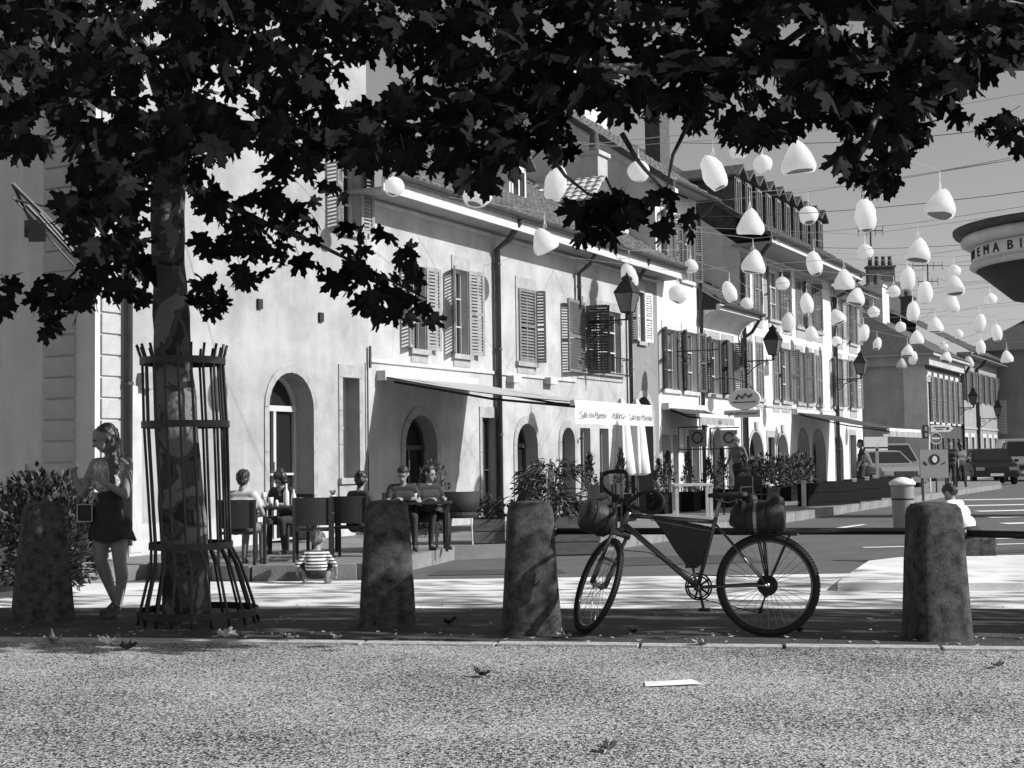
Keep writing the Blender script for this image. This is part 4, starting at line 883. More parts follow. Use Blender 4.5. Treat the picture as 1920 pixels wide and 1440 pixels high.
# stem and drop bars
bar_c=HT1+ax*.06-wx*0+wx*.09
q=MB(); q.tube([HT1,HT1+ax*.05],.02,8); q.tube([HT1+ax*.04,bar_c],.017,8); q.build('stem',M_rubber,bk,True)
q=MB()
q.tube(smooth([b_(1206,952,.22),b_(1232,962,.24),b_(1250,963,.25),b_(1263,950,.26),b_(1261,934,.26),b_(1245,925,.25),b_(1222,930,.22),b_(1203,942,.18),b_(1190,950,.05),b_(1176,944,-.06),b_(1150,934,-.2),b_(1130,920,-.26),b_(1127,900,-.28),b_(1136,892,-.28)]),.0165,9)
q.tube(smooth([b_(1136,892,-.28),b_(1160,889,-.27),b_(1174,893,-.25),b_(1180,912,-.22),b_(1176,930,-.2)]),.0155,9)
q.tube([b_(1130,930,-.2),b_(1130,890,-.2)],.012,7); q.tube([b_(1145,936,-.15),b_(1118,948,-.1)],.013,7)
hb=q.build('handlebar',M_rubber,bk,True)
q=MB(); q.tube(smooth([b_(1260,932,.24),b_(1240,950,.22),b_(1226,958,.2)]),.005,6); q.tube(smooth([b_(1175,900,-.24),b_(1196,925,-.2),b_(1200,940,-.16)]),.005,6); q.build('brake_lever',M_rubber,hb,True)
q=MB(); q.obox(b_(1190,938,0),(.06,.05,.05)); q.obox(b_(1166,940,-.05),(.05,.04,.06)); q.build('cycle_computer',M_rubber,hb)
q=MB(); 
for s_ in (-1,1): q.tube([bar_c+nW*.2*s_+wx*.1,bar_c+nW*.1*s_+wx*.2-ax*.05,HT0+ax*.02+wx*.05,FHc+ax*.3+nW*.02],.003,5)
q.tube([BB+Vector((.05,.02,.1)),HT0+Vector((-.2,.03,-.18)),HT0+Vector((.05,.04,-.16)),FHc+ax*.3-wx*.03],.0035,5); q.build('brake_cable',M_rubber,bk,True)
# bags: handlebar roll, frame bag, rear bag (resting on the bicycle)
def onbike(name,label,cat,ppx,ppy,y=0):
    w_=b_(ppx,ppy,y); c,s=math.cos(ang),math.sin(ang); p=Vector(bk.location)+Vector((c*w_.x-s*w_.y,s*w_.x+c*w_.y,w_.z)); return thing(name,label,cat,p,ang),w_
t,o_=onbike('handlebar_bag','round black bag strapped in front of the bicycle handlebar','bag',1131,976,.0)
q=MB(); Rw=Matrix((wx,ax,nW)).transposed(); q.lathe([(.05,-.12),(.10,-.113),(.12,-.09),(.125,0),(.12,.09),(.10,.113),(.05,.12)],(0,0,0),24,R=Matrix((wx,ax,nW)).transposed()); q.build('body',M_bag,t,True)
for z in (-.05,.05): q=MB(); q.lathe([(.128,-.01),(.128,.01)],nW*z,24,R=Rw); q.build('strap',M_rubber,t,True)
t,o_=onbike('frame_bag','dark triangular bag hanging inside the bicycle frame','bag',1300,1000)
q=MB(); P=[b_(*p)-o_ for p in ((1232,972),(1340,993),(1334,1030),(1318,1066),(1298,1068),(1276,1040),(1255,1005))]
q.prism([(p.x,p.z) for p in P],lambda x,z:(x,-.03,z),lambda x,z:(x,.03,z)); t2=q.build('body',M_bag,t); bv=t2.modifiers.new('Bevel','BEVEL'); bv.width=.015; bv.segments=3
q=MB(); q.tube([P[0]+Vector((0,.034,-.03)),P[1]+Vector((0,.034,-.03))],.004,5); q.build('zip',M_alu,t)
t,o_=onbike('rack_bag','bulging black bag strapped on the rear rack of the bicycle','bag',1425,975)
q=MB(); q.lathe([(.02,-.19),(.13,-.18),(.15,-.1),(.155,.05),(.14,.15),(.08,.2),(.02,.21)],(0,0,0),20,R=Matrix.Rotation(math.pi/2,3,'Y'),sx=.8); q.build('body',M_bag,t,True)
for x in (-.08,.02,.1): q=MB(); q.lathe([(.157,-.012),(.157,.012)],(x,0,0),20,R=Matrix.Rotation(math.pi/2,3,'Y'),sx=.82); q.build('strap',M_alu if x==.02 else M_rubber,t)
for (x,z,r) in ((.17,-.03,.05),(-.13,.1,.06),(.05,.12,.05)): q=MB(); q.lathe([(.01,-r),(r*.8,-r*.6),(r,0),(r*.8,r*.6),(.01,r)],(x,.02,z),12); q.build('pocket',M_bag,t,True)
# ================================================================== LANTERNS AND WIRES
# (px, py, width px, kind, where) positions along the overhead wires of the street
LN=[(739,350,38,'r','hanging before the cafe roof edge at the left'),(895,362,58,'r','half hidden by leaves above the cafe roof'),(1022,457,50,'c','tilted, in front of the cafe gutter'),
(1042,345,42,'o','in front of the pale dormer tiles'),(1198,322,42,'r','against the tall gable wall'),(1338,325,44,'o','the biggest tall one, left of the dormers'),(1430,308,36,'r','grey and shaded, just under the leaves'),
(1384,283,36,'r','peeping out under the leaves above the first dormer'),(1497,303,66,'c','the biggest one, under the leaves in open sky'),(1407,423,52,'c','before the last dormers'),(1516,404,36,'r','at the end of the dormer row'),
(1623,405,40,'o','in front of the tall aerial'),(1764,388,58,'c','alone in the sky above the cinema sign'),(1413,497,46,'c','over the upper shutters of the long house'),(1295,500,28,'r','over the tall pale house front'),
(1180,518,30,'o','beside the cafe street lamp'),(1527,495,30,'o','at the roof edge of the long house'),(1622,473,30,'r','below the aerial'),(1722,475,48,'c','in the sky left of the cinema sign'),(1271,552,36,'r','turned sideways before the pale house'),
(1368,548,26,'o','over the low house roof'),(1400,570,24,'r','over the low house gutter'),(1467,532,26,'r','between upper shutters of the long house'),(1583,530,40,'c','near the end of the long house eaves'),(1605,560,34,'c','just under another cone at the end house'),
(1513,570,25,'o','before the third upper shutter pair'),(1478,605,25,'o','shaded, beneath the upper windows'),(1521,628,28,'c','shaded, between the two window rows'),(1571,597,30,'c','on the front of the end house, upper floor'),(1569,640,20,'r','faint, low on the end house'),
(1676,547,24,'r','over the hipped roof'),(1702,524,28,'o','next to the second aerial'),(1735,550,27,'o','near the chimney on the far roofs'),(1789,508,24,'r','at the left foot of the cinema soffit'),(1790,540,38,'c','under the round one by the cinema soffit'),
(1783,573,34,'c','lowest of three stacked left of the cinema'),(1857,562,24,'r','alone under the cinema soffit'),(1638,585,22,'r','over the left slope of the hipped roof'),(1712,585,24,'o','over the middle of the hipped roof'),(1620,625,20,'o','beside the end house wall edge'),
(1645,645,16,'o','over the blank wall cornice'),(1629,662,15,'o','at the left end of the blank wall cornice'),(1643,675,14,'r','at the top left of the blank wall'),(1689,613,20,'r','above the blank wall cornice'),(1754,613,30,'c','over the dark house roof'),
(1797,627,18,'r','over the eaves of the row house'),(1837,607,22,'o','over the farthest roof'),(1869,625,20,'o','rightmost tall one over the far roofs'),(1839,652,18,'o','under a tall one over the row house'),(1719,636,27,'c','shaded, over the right cornice end'),
(1702,660,23,'c','shaded, over the blank wall right half'),(1712,672,16,'o','tucked behind a cone at the corner strip'),(1691,684,20,'c','lowest over the blank wall'),(1770,650,16,'r','before the dark house eaves'),(1774,672,22,'c','before the dark house upper windows'),
(1755,677,14,'r','tiny, left of a cone on the dark house'),(1818,679,14,'o','lowest before the row house'),(1888,672,24,'c','at the right edge of the view'),(1166,432,26,'c','half hidden behind the leafy sprig'),(1352,470,0,'x','')]
def lantern_prof(kind,w):
    if kind=='c': return [(.03,.62),(.09,.60),(.2,.5),(.34,.28),(.46,.05),(.5,-.12),(.49,-.2),(.455,-.28),(.43,-.31)]
    if kind=='o': return [(.1,.98),(.2,.92),(.36,.68),(.47,.3),(.5,0),(.47,-.35),(.38,-.68),(.30,-.82),(.27,-.84)]
    return [(.04,.5),(.2,.455),(.36,.34),(.47,.17),(.5,0),(.47,-.17),(.36,-.34),(.28,-.41),(.26,-.42)]
kname={'c':'cone-shaped','o':'tall oval','r':'round'}
LP_=[]
rl=random.Random(5); wirepts={}
LM={}
for kd in 'cor':
    for v_ in range(3):
        pr=lantern_prof(kd,1); n=18; vs=[]; 
        for r,z in pr:
            for j in range(n):
                a=2*math.pi*j/n; jj=1+.09*abs(math.sin(a*1.5+z*3.2+v_*2))-.05+.03*math.sin(a*5+v_+z*5); vs.append((r*math.cos(a)*jj,r*math.sin(a)*jj,z+.02*math.sin(a*2+v_)))
        q=MB(); m_=len(pr); q.add(vs,[(i*n+j,i*n+(j+1)%n,(i+1)*n+(j+1)%n,(i+1)*n+j) for i in range(m_-1) for j in range(n)])
        # creased lower panel and recessed base
        q.add([(x*.9,y*.9,z+.03) for x,y,z in vs[-n:]],[tuple(range(n))],1)
        LM[kd,v_]=q.mesh('shade',[M_lant,M_lantin],True)
for i,(px,py,wd,kd,where) in enumerate(LN):
    if kd=='x': continue
    real=.46 if kd=='c' else (.40 if kd=='r' else .36)
    Y=S*real/wd; Y=min(max(Y,14),66); Yf=A.y+D.y*F(px,py)[0]; Y=min(Y,Yf-2.0) if px<1620 else Y; sz=wd/S*Y
    p=V(px,py,Y); asp={'c':.62,'o':.98,'r':.5}[kd]
    t=thing('lantern','%s white cloth lantern %s'%(kname[kd],where),'lantern',p,rl.uniform(0,6),'white cloth lanterns strung over the street')
    tl=rl.gauss(0,.2) if i not in (2,) else .4
    s_=inst('shade',LM[kd,rl.randrange(3)],t,rot=(tl,rl.gauss(0,.16),0)); s_.scale=(sz,sz,sz*(.85 if kd=='o' else 1))
    q=MB(); top=asp*sz*(.85 if kd=='o' else 1); cl=.22+.1*rl.random(); q.tube([(.0,0,top*.93),(0,0,top+cl)],.006,4); q.tube([(-.06*sz*2,0,top*.96),(0,0,top+cl*.5),(.06*sz*2,0,top*.96)],.005,4); q.build('cord',M_lant,t)
    LP_.append((p+Vector((0,0,top+cl)),Y,px))
# overhead wires: each runs from the house fronts across the street and carries the lanterns near it
LP_.sort(key=lambda a:a[1]); used=set(); wi=0
places=['over the cafe roof','before the gable','over the dormers','through open sky','past the aerial','over the long house','over the low house','over the pointed arches','over the side street','before the hipped roof','over the dark house','before the row house','over the farthest roofs','by the cinema soffit','near the cinema sign','above the end house','over the blank wall','above the second aerial','low over the corner','over the far chimneys']
while len(used)<len(LP_) and wi<20:
    s0=next(k for k in range(len(LP_)) if k not in used); grp=[s0]
    for k in range(len(LP_)):
        if k in used or k==s0: continue
        if abs(LP_[k][1]-LP_[s0][1])<4.5 and abs(LP_[k][0].z-LP_[s0][0].z-(LP_[k][0].x-LP_[s0][0].x)*.03)<.55 and len(grp)<5: grp.append(k)
    used|=set(grp); pts=sorted([LP_[k][0] for k in grp],key=lambda p:p.x)
    # anchor on the facade plane to the left and on a mast line to the right
    a=pts[0]; tt=(a-A).dot(D); base=A+D*max(0.5,tt-2.2)+N*.02; left=Vector((base.x,base.y,a.z+.25)); b=pts[-1]; right=b+N*max(3.0,(16-(b-A).dot(N)))-D*1.0; right.z=b.z+.35
    P=[left]+pts+[right]
    t=thing('wire','thin wire carrying lanterns %s'%places[wi],'wire',left); q=MB(); q.tube([p-left for p in P],.005,4,cap=False); q.build('strand',M_wire,t); wi+=1
# long bare wires crossing the sky
for k,(pa,pb,Y0,Y1) in enumerate([((1215,408),(1920,322),33,22),((1480,462),(1920,418),38,28),((1280,268),(1920,195),28,20),((1640,492),(1920,470),50,40)]):
    a=V(*pa,Y0); b=V(*pb,Y1); b=b+(b-a)*.6
    t=thing('wire',['bare wire crossing the sky above the dormers','bare wire above the cinema sign level','bare wire highest in the open sky','bare wire low in the sky by the aerials'][k],'wire',a); q=MB(); q.tube([(b-a)*f-Vector((0,0,.35*math.sin(math.pi*f))) for f in [i/12 for i in range(13)]],.006,4,cap=False); q.build('strand',M_zinc,t)
# ================================================================== STREET LAMPS ON WALL BRACKETS
def street_lamp(t,zb,out,sc_,label,px=None):
    root=thing('street_lamp',label,'street lamp',FW(t,zb,0),TH,'old wall lamps on scrolled brackets')
    y=-out; q=MB()
    q.tube([(0,0,0),(0,y,0)],.018,7); q.tube([(0,-.01,-.45*sc_),(0,-.01,.12)],.018,6)
    def scroll(cy,cz,r,s): q.tube([(0,cy+s*r*(1-k/16)*math.cos(k*.75),cz+r*(1-k/16)*math.sin(k*.75)) for k in range(14)],.010,5)
    q.tube(smooth([(0,-.02,-.42*sc_),(0,-.2*out,-.36*sc_),(0,-.45*out,-.16*sc_),(0,-.75*out,-.03)]),.014,6); scroll(-.2*out,-.17*sc_,.12*sc_,1); scroll(-.52*out,-.09*sc_,.07*sc_,-1); scroll(-.82*out,-.08*sc_,.06*sc_,1)
    q.build('bracket',M_iron,root,True)
    z=.05; s=sc_
    q=MB(); q.lathe([(.03,z-.05),(.05,z),(.03,z+.04),(.06,z+.08),(.12,z+.10)],(0,y,0),12); q.build('lamp_base',M_iron,root,True)
    # tapered four-sided glazed lantern
    def sq(r,zz): return [(r*a,y+r*b,zz) for a,b in((-1,-1),(1,-1),(1,1),(-1,1))]
    b0_,b1_=sq(.105*s,z+.10),sq(.20*s,z+.50*s)
    g=MB(); g.add(b0_+b1_,[(i,(i+1)%4,4+(i+1)%4,4+i) for i in range(4)]); g.build('glass',M_brass,root)
    q=MB()
    for i in range(4): q.tube([b0_[i],b1_[i]],.013,5); q.tube([b0_[i],b0_[(i+1)%4]],.013,5); q.tube([b1_[i],b1_[(i+1)%4]],.016,5)
    q.build('lamp_frame',M_iron,root)
    q=MB(); zt=z+.5*s; q.lathe([(.31*s,zt),(.30*s,zt+.03),(.2*s,zt+.16*s),(.14*s,zt+.24*s),(.10*s,zt+.26*s),(.13*s,zt+.30*s),(.11*s,zt+.34*s),(.04*s,zt+.38*s),(.01,zt+.44*s)],(0,y,0),4,R=Matrix.Rotation(math.pi/4,3,'Z')) ; q.build('lamp_roof',M_iron,root)
    return root
z1=F(1100,605)[1]; street_lamp(T(1096,600),z1,1.0,1.0,'old street lamp on a scrolled bracket beside the barred cafe window')
street_lamp(T(1388,680),F(1388,678)[1],.95,1.0,'old street lamp bracketed on the corner of the long bright house')
street_lamp(T(1562,712),F(1562,712)[1],.95,.95,'old street lamp on the front of the end house')
street_lamp(T(1793,765),F(1793,765)[1],.8,1.0,'small distant street lamp on the dark house')
street_lamp(T(1838,785),F(1838,785)[1],.9,1.0,'farthest street lamp, on the grey row house')
# iron shop bracket with oval sign (low house)
ps=thing('hanging_sign','oval shop sign with a wavy mark over a small name board on an iron bracket','sign',FW(20.2,2.35,0),TH)
q=MB(); z=F(1300,665)[1]-2.35; q.tube([(-1.6,-.02,z),(-1.6,-1.1,z)],.016,6); q.tube([(-1.6,-.05,z-.9),(-1.6,-.05,z+.35)],.02,6); q.tube([(-1.6,-.06+.0,z-.1),(-1.6,-.4,z-.2),(-1.6,-.3,z-.4),(-1.6,-.15,z-.25)],.012,6)
q.tube([(-1.6,-.04,z+.3),(-1.6,-.2,z+.2),(-1.6,-.12,z+.05)],.012,6)
q.build('iron_bracket',M_iron,ps)
sx0=.55; q=MB(); q.lathe([(.01,-.03),(.42,-.03),(.44,0),(.42,.03),(.01,.03)],(sx0,-1.0,.42),28,R=Matrix.Rotation(math.pi/2,3,'Y'),sx=.62); q.build('oval_board',M_sign,ps)
# oval faces the camera side
q=MB(); xx=sx0-.05; W_=[(-.22,.35),(-.14,.47),(-.05,.38),(.04,.5),(.12,.4),(.22,.47)]
q.tube([(xx,-1.0-a,b+.06) for a,b in W_],.022,5); q.tube([(xx,-1.32,.34),(xx,-.68,.34)],.012,5); q.build('wavy_mark',M_ink,ps)
q=MB(); q.box(sx0-.03,sx0+.03,-1.42,-.45,-.05,.14); q.build('name_board',M_sign,ps)
me=text_mesh('CAFE RESTAURANT',.1,.004); me.materials.append(M_ink); inst('lettering',me,ps,loc=(sx0-.036,-.93,.045),rot=(math.pi/2,0,-math.pi/2))
q=MB(); q.tube(smooth([(sx0,-.02,.9),(sx0,-.5,.98),(sx0,-1.0,.86),(sx0,-1.3,.6)]),.014,6); q.tube([(sx0,-.45,-.05),(sx0,-.0,-.05)],.012,5); q.build('arm',M_iron,ps)
for i,(px,py,w_) in enumerate([(1283,823,.34),(1343,823,.30)]):
    t_,z_=F(px-12,py); s_=thing('small_sign',['small square sign with a ring mark left of the glazed shop door','small square sign with a ring mark right of the glazed shop door'][i],'sign',FW(t_,z_,0),TH)
    q=MB(); q.box(-.02,.02,-.75,-.3,-.2,.22); q.build('board',M_signg,s_); q=MB(); q.tube([(-.03,-.52+.13*math.cos(a*.5),.02+.13*math.sin(a*.5)) for a in range(13)],.018,5,closed=True); q.build('ring_mark',M_ink,s_)
    q=MB(); q.tube([(0,0,.28),(0,-.8,.28)],.016,5); q.tube([(0,0,-.26),(0,-.8,-.26)],.016,5); q.tube([(0,-.02,.28),(0,-.02,-.3)],.016,5); q.build('bracket',M_iron,s_)
# ================================================================== AWNINGS
def awning(label,t0,L,zw,zf,out,mcloth,mval,vh,texts=(),arms=True,scal=False):
    a=thing('awning',label,'awning',FW(t0,zw,0),TH); dz=zf-zw
    q=MB(); n=14; m=6; vs=[]
    for i in range(n+1):
        for j in range(m+1):
            f=j/m; vs.append((L*i/n,-.08-(out-.08)*f,dz*f+.03-.05*math.sin(math.pi*f)*(1+.2*math.sin(i*2.1))))
    vs2=[(x,y,z-.012) for x,y,z in vs]
    q.add(vs,[(i*(m+1)+j,(i+1)*(m+1)+j,(i+1)*(m+1)+j+1,i*(m+1)+j+1) for i in range(n) for j in range(m)]); q.add(vs2,[(i*(m+1)+j,(i+1)*(m+1)+j,(i+1)*(m+1)+j+1,i*(m+1)+j+1) for i in range(n) for j in range(m)])
    q.build('canopy',mcloth,a,True)
    q=MB(); q.box(-.03,L+.03,-.18,0,-.05,.11); q.build('cassette',M_fascia,a)
    q=MB(); q.box(-.01,L+.01,-out-.05,-out+.03,dz-.03,dz+.05); q.build('front_bar',M_sign,a)
    q=MB(); n2=40; vs=[]
    for i in range(n2+1):
        x=L*i/n2; vs+= [(x,-out-.055,dz-.03),(x,-out-.06+.02*math.sin(i*.9),dz-.03-vh+ (.03*abs(math.sin(i*.8)) if scal else 0))]
    q.add(vs,[(2*i,2*i+2,2*i+3,2*i+1) for i in range(n2)]); va=q.build('valance',mval,a)
    for tx,fx,sz in texts:
        me=text_mesh(tx,sz,.002); me.materials.append(MATS['faded_ink']); inst('lettering',me,va,loc=(L*fx,-out-.085,dz-.03-vh*.5),rot=(math.pi/2,0,0))
    if arms:
        for x in (.12*L,.88*L):
            q=MB(); q.tube([(x,-.1,-.06),(x+.35,-.5*out,dz*.5-.12),(x,-out,dz-.05)],.022,6); q.build('folding_arm',M_iron,a)
    return a
mat('faded_ink',.16,.9)
awning('long pale cafe awning with lettered valance over the terrace',5.55,2.95,2.66,2.13,3.5,M_awn,M_awnl,.27,[('Café du Marché',.2,.15),('VUERICH',.52,.13),('Café du Marché',.82,.15)])
awning('small dark shop awning with a pale panel on the tall pale house',17.65,2.4,2.5,2.28,.9,M_awnd,M_signg,.2,[('BAR',.55,.14)],scal=True)
awning('wide dark awning reaching far out from the pointed arches',28.1,4.3,2.62,2.03,2.9,M_awnd,M_signg,.17)
# folded parasols by the cafe
def parasol(p,h,label):
    t=thing('parasol',label,'parasol',p,0,'folded parasols on the terrace'); q=MB(); q.tube([(0,0,0),(0,0,h)],.02,8); q.build('pole',M_zinc,t)
    q=MB(); n=24; vs=[]; pr=[(.03,h),(.09,h-.15),(.13,h-.6),(.17,h-1.1),(.2,h-1.45),(.12,h-1.5)]
    for r,z in pr:
        for j in range(n): a=2*math.pi*j/n; rr=r*(1+.32*math.cos(a*8)); vs.append((rr*math.cos(a),rr*math.sin(a),z))
    q.add(vs,[(i*n+j,i*n+(j+1)%n,(i+1)*n+(j+1)%n,(i+1)*n+j) for i in range(len(pr)-1) for j in range(n)]); q.build('canopy',M_awnl,t,True)
    q=MB(); q.lathe([(.22,0),(.2,.06),(.04,.09)],(0,0,0),14); q.build('foot',M_iron,t,True)
parasol(V(1168,935,26.5)*1.0,2.3,'folded pale parasol left of the dark passage arch'); parasol(V(1196,930,27),2.3,'folded pale parasol in front of the dark passage arch')
for o in [o for o in bpy.data.objects if o.name.startswith('parasol')]: o.location.z=.155
# ================================================================== PLANTS, PLANTERS
def shrub(name,label,p,rx,ry,h,n,ll,lw,mat_,kind='ball',cat='shrub',group=None,seed=1,z0=0.0,gz0=.1):
    rr=random.Random(seed); t=thing(name,label,cat,p,0,group); q=MB()
    for _ in range(n):
        if kind=='cone': f=rr.random()**.8; z=f*h; R2=(1-f)*1.0+.06; a=rr.uniform(0,6.28); r_=math.sqrt(rr.uniform(.25,1)); c=Vector((rx*R2*r_*math.cos(a),ry*R2*r_*math.sin(a),z0+z)); 
        else:
            v=Vector((rr.gauss(0,1),rr.gauss(0,1),rr.gauss(0,1))).normalized()*(rr.random()**.4); c=Vector((v.x*rx,v.y*ry,z0+h/2+v.z*h/2)); 
            if noise.noise((c+Vector(p))*2.6)<-.18 : continue
        d=Vector((c.x,c.y,(c.z-z0-h*.3)*(1.0))).normalized(); d=(d+Vector((rr.gauss(0,.5),rr.gauss(0,.5),rr.gauss(.2 if kind!='grass' else .8,.4)))).normalized()
        if kind=='bamboo': d=(Vector((c.x,c.y,0)).normalized()*.8+Vector((rr.gauss(0,.5),rr.gauss(0,.5),rr.gauss(-.1,.6)))).normalized()
        s=d.orthogonal().normalized(); s=Matrix.Rotation(rr.uniform(0,6.28),3,d)@s; L_=ll*rr.uniform(.6,1.3); W_=lw*rr.uniform(.7,1.2); dr=Vector((0,0,-L_*.25)) if kind=='bamboo' else Vector((0,0,0))
        q.add([c,c+d*L_*.45+s*W_*.5,c+d*L_+dr,c+d*L_*.45-s*W_*.5],[(0,1,2,3)])
    q.build('foliage',mat_,t,kind='stuff')
    q=MB(); ns=5 if kind in('bamboo','ball') else 1
    for k in range(ns): a=rr.uniform(0,6.28); q.tube([(0,0,0),(rx*.3*math.cos(a),ry*.3*math.sin(a),z0+h*.5),(rx*.55*math.cos(a),ry*.55*math.sin(a),z0+h*.85)],.012,5)
    q.build('stem',M_bark,t); return t
def planter(label,c,rz,L,W_,H_,m,np=3,group=None,name='planter'):
    t=thing(name,label,'planter',c,rz,group); hp=H_/np
    for k in range(np):
        for (x0,x1,y0,y1) in ((-L/2,L/2,-W_/2,-W_/2+.03),(-L/2,L/2,W_/2-.03,W_/2)):
            q=MB(); q.box(x0,x1,y0,y1,k*hp+.006,(k+1)*hp-.006); q.build('plank',m,t)
        for x0 in (-L/2+.001,L/2-.031): q=MB(); q.box(x0,x0+.03,-W_/2+.031,W_/2-.031,k*hp+.006,(k+1)*hp-.006); q.build('plank',m,t)
    q=MB(); q.box(-L/2+.03,L/2-.03,-W_/2+.03,W_/2-.03,0.02,H_-.06); q.build('soil',M_ink,t); return t
g=G(905,1040); planter('left wooden planter of wide planks behind the gap between the bollards',(G(918,1036).x,18.95,0),.05,.42,.6,.5,M_wood,3,'wooden planters')
planter('right wooden planter of wide planks under the big bamboo bush',(G(1040,1035).x+.02,18.9,0),.05,1.15,.6,.52,M_wood,3,'wooden planters')
pb=V(1030,960,18.9); shrub('bamboo_bush','big feathery bamboo bush in the right wooden planter',(pb.x+.02,18.9,.46),.55,.4,.85,1500,.16,.028,M_shrub,'bamboo',seed=3,cat='bush')
pb=V(918,960,19.0); shrub('bushy_plant','dark bushy plant in the left wooden planter by the menu door',(pb.x,19,.46),.38,.3,.36,600,.09,.03,M_shrub,seed=4,cat='bush')
pb=V(815,1010,20.4); shrub('potted_shrub','loose shrub with small leaves beside the arched cafe door',(pb.x-.05,20.6,.155),.3,.3,1.15,700,.08,.035,M_shrub,seed=5)
pb=V(90,1060,13.6); shrub('hedge','dense leafy hedge behind the leftmost bollard',(pb.x-.1,13.9,0),.68,.5,1.3,4600,.09,.045,M_shrub,seed=6,cat='hedge')
q_=V(60,900,14.1); 
# dark box posts and low items on the left
t=thing('dark_post','black square post standing beside the hedge','post',(V(133,1080,15.2).x,15.2,0)); q=MB(); q.box(-.07,.07,-.07,.07,0,.55); q.box(-.085,.085,-.085,.085,.55,.58); q.build('post',M_black,t)
# row of small conifers in dark boxes along the far terrace edge
cn=[(1106,24),(1165,25),(1235,28),(1253,28.5),(1290,29),(1328,30),(1355,31),(1395,32.5)]
cl=['behind the bicycle front bag','behind the bicycle handlebar','left of the glazed shop door','close to its left neighbour','before the glazed shop door','before the wide arch of the low house','before the narrow arch of the low house','left of the round bushes']
for i,(px,Y) in enumerate(cn):
    x=V(px,900,Y).x; h=.95+.12*math.sin(i*2.3); bx=planter('dark box with a small conifer '+cl[i],(x,Y,.155),TH-math.pi/2*0,.4,.4,.42,M_black,2,'dark boxes with conifers')
    shrub('conifer','small pointed conifer in a dark box '+cl[i],(x,Y,.5),.2,.2,h-.1,420,.09,.03,M_shrub,'cone','conifer','small conifers in dark boxes',seed=20+i)
for i,(px,Y,r,l_) in enumerate([(1432,33,.5,'left of two round dark bushes before the first pointed arch'),(1475,35,.55,'right of two round dark bushes before the narrow arch'),(1500,36.5,.45,'loose bush by the start of the wide dark awning')]):
    x=V(px,900,Y).x; shrub('round_bush','%s'%l_,(x,Y,.3),r,r,1.05,900,.12,.05,M_shrub,cat='bush',seed=40+i)
    planter('dark planter box under the '+l_.split(' before')[0].replace('left of two','left one of two').replace('right of two','right one of two'),(x,Y,.155),TH,.9,.5,.4,M_black,2,'dark planter boxes')
for i,(px,Y,L_,w_) in enumerate([(1556,31.5,1.0,'nearest'),(1600,33.6,1.0,'second'),(1635,36,1.2,'third'),(1664,38.4,1.2,'farthest')]):
    x=V(px,960,Y).x; planter('%s of the black barrier boxes fencing the far terrace'%w_,(x,Y,.02),TH-.35,2.0,.3,.66,M_black,3,'black barrier boxes')
for i,(px,Y,l_) in enumerate([(1508,30.5,'left of the black barrier boxes'),(1603,32.3,'between the nearest black barrier boxes'),(1627,34.2,'amid the black barrier boxes'),(1642,36.5,'near the far end of the barrier boxes')]):
    x=V(px,960,Y).x; t=thing('pale_post','short pale square post %s'%l_,'post',(x,Y,0),0,'short pale posts'); q=MB(); q.box(-.045,.045,-.045,.045,0,.72); q.box(-.055,.055,-.055,.055,.72,.75); q.build('post',M_stone_l,t)
import numpy as np
# ================================================================== PEOPLE
def capsule(q,a,b,ra,rb,m=0,n=12):
    a=Vector(a);b=Vector(b); d=b-a; L=max(d.length,1e-4); R3=d.to_track_quat('Z','Y').to_matrix() if d.length>1e-5 else Matrix.Identity(3)
    prof=[(max(1e-4,ra*math.cos(t)),ra*math.sin(t)) for t in [-math.pi/2+math.pi/2*i/4 for i in range(5)]]+[(max(1e-4,rb*math.cos(t)),L+rb*math.sin(t)) for t in [math.pi/2*i/4 for i in range(5)]]
    q.lathe(prof,a,n,R=R3)
def flesh(name,prims,mats,parent,voxel=.011,smooth_it=4):
    """one continuous skin over tapered limbs; prims: (a,b,ra,rb,material index)"""
    q=MB()
    for a,b,ra,rb,m in prims: capsule(q,a,b,ra,rb)
    me0=q.mesh('raw',mats); ob=bpy.data.objects.new('raw',me0); COL.objects.link(ob)
    md=ob.modifiers.new('r','REMESH'); md.mode='VOXEL'; md.voxel_size=voxel; sm=ob.modifiers.new('s','SMOOTH'); sm.iterations=smooth_it; sm.factor=.5
    bpy.context.view_layer.update(); me=bpy.data.meshes.new_from_object(ob.evaluated_get(bpy.context.evaluated_depsgraph_get())); bpy.data.objects.remove(ob)
    if name=='hair':
        for vtx in me.vertices:
            c_=vtx.co; vtx.co=c_+vtx.normal*(noise.noise(Vector((c_.x*55,c_.y*55,c_.z*22)))*.010+noise.noise(c_*24)*.012)
    me.name=name; nf=len(me.polygons); co=np.empty(nf*3); me.polygons.foreach_get('center',co); co=co.reshape(-1,3)
    best=np.full(nf,1e9); idx=np.zeros(nf,dtype=np.int32)
    for a,b,ra,rb,m in prims:
        a=np.array(a,float); b=np.array(b,float); d=b-a; L2=max(d@d,1e-9); t=np.clip(((co-a)@d)/L2,0,1); dist=np.linalg.norm(co-(a+t[:,None]*d),axis=1)-(ra+(rb-ra)*t)
        k=dist<best; best[k]=dist[k]; idx[k]=m
    me.materials.clear()
    for m_ in mats: me.materials.append(m_)
    me.polygons.foreach_set('material_index',idx); me.polygons.foreach_set('use_smooth',[True]*nf); me.update()
    return inst(name,me,parent)
